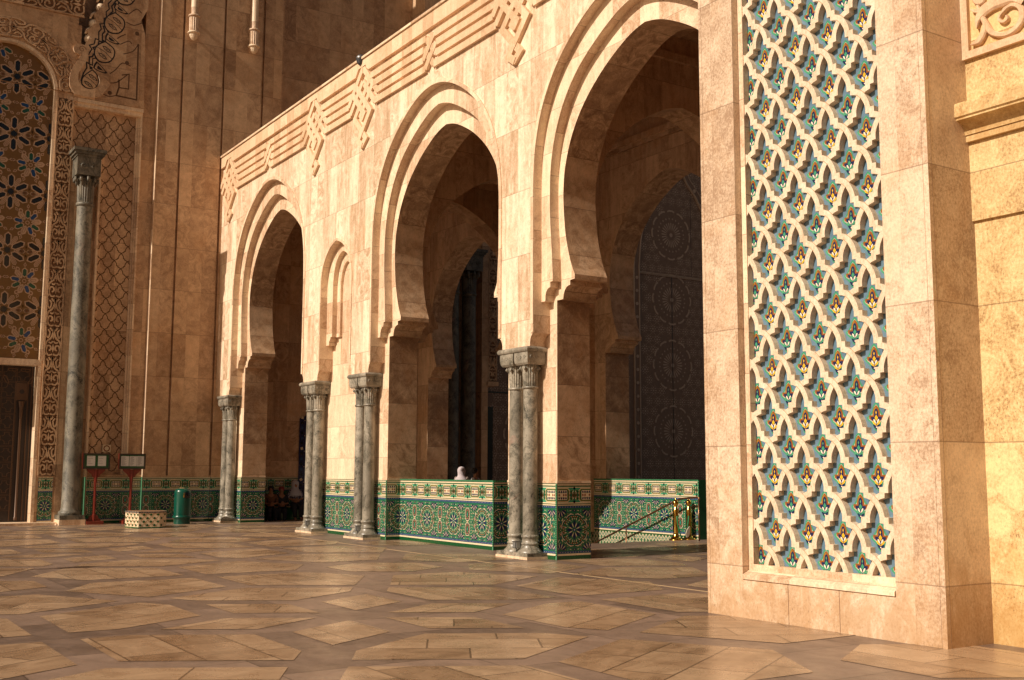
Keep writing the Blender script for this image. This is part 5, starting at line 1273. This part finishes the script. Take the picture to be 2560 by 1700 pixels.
# brass rope posts
def rpost(x, y, label):
    root = empty('rope_post', (x, y, 0), label, 'rope post', 'brass rope posts at the stair head'); c = (x, y, 0)
    mb = MB(); mb.lathe(c, [(.0, 0), (.165, 0), (.165, .012), (.15, .03), (.115, .05), (.085, .08), (.068, .13), (.062, .16), (.0, .161)], 'brass', 32); mb.build('foot', root)
    mb = MB(); mb.lathe(c, [(.058, .155), (.064, .2), (.066, .5), (.066, .68), (.055, .73), (.036, .76), (.032, .80)], 'brass', 32); mb.build('shaft', root)
    mb = MB(); mb.lathe(c, [(.032, .80), (.045, .81), (.066, .835), (.072, .865), (.066, .895), (.045, .92), (.02, .935), (.013, .95), (.012, .985), (0, .99)], 'brass', 32); mb.build('finial', root)
    return root
rpost(-19.95, 17.68, 'polished brass rope post, the left one of the two at the stair head'); rpost(-19.95, 18.09, 'polished brass rope post, the right one of the two beside the parapet end')
rp = [(-19.95+.07, 17.62+.035+(.37)*t, .56-.53*math.sin(PI*t)**.7*(1 if 0 < t < 1 else 0)) for t in [i/20 for i in range(21)]]
mb = MB(); mb.tube(rp, .017, 'rope', 8); o = mb.build('green_rope'); tag(o, 'thick green rope hanging in a loop between the brass posts', 'rope')
mb = MB(); mb.prism(FB(-19.86), catmull([(17.93, .06), (17.90, .13), (17.93, .22), (18.0, .30), (18.03, .31), (18.03, .22), (18.01, .12), (17.97, .07), (17.93, .06)], 4)[:-1], 0, .012, 'white', back=True); o = mb.build('leaf_sign'); tag(o, 'small white leaf shaped card hanging on the rope between the brass posts', 'card')
# handrail
mb = MB(); rail = [(-26.5, 17.95, -1.45), (-23.3, 17.95, -.22), (-20.25, 17.95, .90), (-20.1, 17.95, .945), (-19.95, 17.95, .965), (-19.5, 17.95, 1.0), (-19.44, 17.95, .985), (-19.42, 17.95, .93)]
hr = empty('handrail', (-20, 17.95, 0), 'thin bronze handrail running down the stair along the tiled parapet', 'handrail')
mb.tube(rail, .024, 'rail', 10); mb.build('rail', hr)
for x, z0, z1 in ((-19.45, 0, .96), (-22.12, -1.0, .23), (-24.6, -2.3, -.7)):
    mb = MB(); mb.tube([(x, 17.95, z0), (x, 17.95, z1)], .018, 'rail', 8); mb.build('post', hr)
# floodlights at column feet
for i, (cx, lab) in enumerate(((-17.39, 'small caged floodlight between the bases of the nearest twin columns'), (-24.18, 'small caged floodlight at the column bases left of the middle arch'), (-27.18, 'small caged floodlight at the column bases right of the farthest arch'))):
    c = (cx, 11.49, .12)
    if i == 0:
        fl_ = empty('floodlight', c, lab, 'floodlight', 'floodlights at the column feet')
        mb = MB(); mb.box(cx-.05, cx+.05, 11.46, 11.56, .18, .30, 'metal'); mb.box(cx-.055, cx+.055, 11.45, 11.57, .295, .31, 'metal'); mb.tube([(cx, 11.5, .12), (cx, 11.5, .18)], .012, 'metal', 6); mb.build('housing', fl_)
        mb = MB(); mb.box(cx-.04, cx+.04, 11.452, 11.46, .19, .29, 'glass'); mb.box(cx+.0501, cx+.056, 11.47, 11.55, .19, .29, 'glass'); mb.build('glass_pane', fl_)
        mb = MB()
        for q in range(4): mb.tube([(cx-.045+q*.03, 11.447, .18), (cx-.045+q*.03, 11.447, .30)], .003, 'frame', 4)
        mb.build('cage', fl_)
    else: dup(fl_, (cx+17.39, 0, 0), lab)
# camera dome on the wall top
r = empty('camera_dome', (-24.3, 11.42, 11.72), 'small dark dome camera on the top edge of the arcade wall', 'camera'); c = (-24.3, 11.40, 11.72)
mb = MB(); mb.lathe(c, [(0, -.14), (.05, -.13), (.09, -.09), (.11, -.03), (.115, .02)], 'dome', 20); mb.build('bubble', r)
mb = MB(); mb.lathe(c, [(.12, .02), (.125, .06), (.09, .11), (.0, .13)], 'metal', 20); mb.tube([(-24.3, 11.40, 11.84), (-24.3, 11.55, 11.86), (-24.3, 11.62, 11.76)], .02, 'metal', 6); mb.build('housing', r)
# lamp post out of frame whose shadow falls on the paving at the left
r = empty('lamp_post', (-19.15, -2.0, 0), 'slender lamp post just outside the left edge, its shadow crosses the paving', 'lamp post')
mb = MB(); mb.tube([(-19.15, -2.0, 0), (-19.15, -2.0, 4.0)], .05, 'metal', 10); mb.build('pole', r)
mb = MB(); mb.lathe((-19.15, -2.0, 4.0), [(.05, 0), (.16, .05), (.16, .25), (.05, .34), (0, .36)], 'glass', 16); mb.build('lamp_head', r)

# ------------------------------------------------------------------ people
M['skin'] = plain('skin', (.34, .16, .08), .5, var=.08); M['scarf'] = plain('grey_scarf', (.50, .43, .44), .8, var=.2); M['trousers'] = plain('dark_trousers', (.015, .014, .018), .8)
M['hair'] = plain('black_hair', (.012, .009, .008), .6); M['shoe'] = plain('sandal', (.22, .10, .06), .6); M['white_shirt'] = plain('white_sleeves', (.5, .48, .5), .8); M['brownshirt'] = plain('brown_top', (.14, .06, .025), .8); M['darkshirt'] = plain('dark_top', (.02, .018, .022), .8)
M['redtop'] = plain('red_cap', (.25, .03, .02), .7)
g = NG('leopard_blouse'); tc = g.n('ShaderNodeTexCoord').outputs['Object']; vo = g.n('ShaderNodeTexVoronoi', feature='DISTANCE_TO_EDGE'); vo.inputs['Scale'].default_value = 24; g.l(tc, vo.inputs['Vector'])
g.l(g.ramp(vo.outputs['Distance'], [(.10, (.05, .035, .03)), (.2, (.55, .42, .34))]), g.b.inputs['Base Color']); M['leopard'] = g.m
g = NG('printed_shawl'); tc = g.n('ShaderNodeTexCoord').outputs['Object']; g.l(g.ramp(g.noise(tc, 22., 3, .6), [(.45, (.05, .045, .07)), (.55, (.42, .40, .48))]), g.b.inputs['Base Color']); M['shawl'] = g.m
def skin(name, V, Ed, mat, parent, sub=2, root=0):
    me = bpy.data.meshes.new(name); me.from_pydata([v[:3] for v in V], Ed, []); me.materials.append(M[mat])
    o = bpy.data.objects.new(name, me); COL.objects.link(o)
    md = o.modifiers.new('skin', 'SKIN'); md.use_smooth_shade = True
    for i, v in enumerate(V):
        s_ = me.skin_vertices[0].data[i]; s_.radius = (v[3], v[4] if len(v) > 4 else v[3]); s_.use_root = (i == root)
    sb = o.modifiers.new('sub', 'SUBSURF'); sb.levels = sb.render_levels = sub
    if parent is not None: adopt(o, parent)
    return o
def person(loc, facing, pose, label, cloth, group=None, lean=0, scale=1., scarf=None, hair='hair', trousers='trousers', turn=0):
    """facing: yaw of the front direction (+X = 0)"""
    root = empty('person', loc, label, 'person', group)
    cf, sf = math.cos(facing), math.sin(facing)
    def W(f, s, z): f += lean*z*.4; return (loc[0]+(f*cf-s*sf)*scale, loc[1]+(f*sf+s*cf)*scale, loc[2]+z*scale)
    sit = pose == 'sit'; hp = .50 if sit else .92
    J = {}; V = []; E_ = []
    def add(k, f, s, z, r, par=None, r2=None):
        J[k] = len(V); V.append(W(f, s, z)+(r*scale, (r2 or r)*scale))
        if par is not None: E_.append((J[par], J[k]))
    add('pel', 0, 0, hp, .125, None, .10); add('wai', 0, 0, hp+.20, .12, 'pel', .095); add('che', .01, 0, hp+.40, .135, 'wai', .10); add('nek', .0, 0, hp+.54, .055, 'che'); add('jaw', .015, 0, hp+.63, .065, 'nek'); add('hea', .01, 0, hp+.70, .088, 'jaw', .095); add('top', -.005, 0, hp+.78, .070, 'hea')
    ct, st_ = math.cos(turn), math.sin(turn)
    add('nos', .10*ct, .10*st_, hp+.675, .012, 'hea')
    for sd, q in (('L', 1), ('R', -1)):
        add('sh'+sd, 0, q*.17, hp+.47, .055, 'che'); add('el'+sd, .02 if not sit else .05, q*.23, hp+.22, .042, 'sh'+sd)
        if sit: add('wr'+sd, .24, q*.06, hp+.20, .028, 'el'+sd); hx, hy, hz = .30, q*.03, hp+.19
        else: add('wr'+sd, .16, q*.16, hp+.05, .028, 'el'+sd); hx, hy, hz = .22, q*.13, hp+.03
        add('ha'+sd, hx, hy, hz, .032, 'wr'+sd, .018)
        for fi in range(4): add('f%d%s' % (fi, sd), hx+.05, hy+(fi-1.5)*.018*q, hz-.012*fi, .009, 'ha'+sd); add('g%d%s' % (fi, sd), hx+.075-abs(fi-1)*.006, hy+(fi-1.5)*.018*q-.01*q, hz-.03-.01*fi, .008, 'f%d%s' % (fi, sd))
        add('th'+sd, hx+.01, hy-.035*q, hz+.02, .010, 'ha'+sd)
        if sit: add('kn'+sd, .42, q*.11, hp+.0, .068, 'pel'); add('an'+sd, .44+(.08 if q > 0 else 0), q*.09, .10, .042, 'kn'+sd); add('to'+sd, .62+(.08 if q > 0 else 0), q*.10, .04, .035, 'an'+sd)
        else: add('kn'+sd, .02, q*.09, .49, .062, 'pel'); add('an'+sd, 0, q*.09, .09, .04, 'kn'+sd); add('to'+sd, .16, q*.10, .035, .035, 'an'+sd)
    skin('body', V, E_, 'skin', root)
    def sub(names, k, mat, name, r0=0):
        idx = [J[n] for n in names]; mp_ = {a: i for i, a in enumerate(idx)}
        VV = [tuple(V[a][:3])+(V[a][3]+k*scale, V[a][4]+k*scale) for a in idx]
        EE = [(mp_[a], mp_[b]) for a, b in E_ if a in mp_ and b in mp_]
        skin(name, VV, EE, mat, root, 2, r0)
    sub(['pel', 'wai', 'che', 'shL', 'shR', 'elL', 'elR'], .045 if cloth == 'leopard' else .022, cloth, 'top'); 
    sub(['pel', 'knL', 'knR', 'anL', 'anR'], .024, trousers, 'trousers')
    sub(['anL', 'toL'], .012, 'shoe', 'shoe'); sub(['anR', 'toR'], .012, 'shoe', 'shoe')
    hz = hp+.70
    # face details
    for q in (-.032, .032):
        mb = MB(); f, s = .092*ct-q*st_, .092*st_+q*ct; p = W(f, s, hz-.005); mb.lathe((p[0], p[1], p[2]-.01), [(.0, 0), (.011, .008), (.0, .018)], 'ink', 8); mb.build('eye', root)
    mb = MB(); f, s = .090*ct, .090*st_; p = W(f, s, hz-.065); mb.lathe(p, [(0, 0), (.016, .004), (0, .009)], 'red', 8); mb.build('mouth', root)
    def cap(prof, ox, mat, name):
        mb = MB(); p = W(ox*ct, ox*st_, 0); mb.lathe((p[0], p[1], p[2]), [(r_*scale, z_*scale) for r_, z_ in prof], mat, 20); return mb.build(name, root)
    if scarf: cap([(.235, hp+.33), (.225, hp+.42), (.19, hp+.49), (.125, hp+.555), (.112, hp+.60), (.120, hz-.03), (.128, hz+.03), (.118, hz+.08), (.09, hz+.125), (.045, hz+.15), (0, hz+.158)], -.036, scarf, 'headscarf')
    else: cap([(.085, hz-.05), (.100, hz), (.106, hz+.04), (.098, hz+.08), (.070, hz+.115), (.03, hz+.13), (0, hz+.133)], -.026, hair, 'hair')
    return root
mkb = MB(); mkb.box(-34.72, -34.42, 13.0, 14.32, 0, .40, 'dgreen'); mkb.box(-34.72, -34.40, 12.99, 14.33, .401, .43, 'inner'); o = mkb.build('stone_bench'); tag(o, 'low bench ledge under the seated women at the end of the gallery', 'bench')
person((-34.45, 14.13, -.03), -.15, 'sit', 'woman in a white headscarf and printed shawl sitting by the column, hands folded', 'shawl', 'people sitting at the end of the gallery', scarf='white_shirt', scale=.965)
person((-34.45, 13.66, -.12), -.3, 'sit', 'person in dark clothes and red cap sitting left of the woman in white headscarf', 'darkshirt', 'people sitting at the end of the gallery', scale=.90, hair='redtop')
person((-34.45, 13.30, -.12), -.2, 'sit', 'person in a brown top sitting deepest in the corner beside the pier', 'brownshirt', 'people sitting at the end of the gallery', scale=.92)
person((-28.86, 17.12, 0), 2.3, 'stand', 'woman in a grey headscarf and spotted blouse seen from behind over the middle parapet', 'leopard', 'couple behind the middle parapet', scarf='scarf', scale=.97)
person((-28.70, 17.50, 0), .6, 'stand', 'dark haired man with his face in profile, close beside the woman in the grey headscarf', 'white_shirt', 'couple behind the middle parapet', scale=.965)
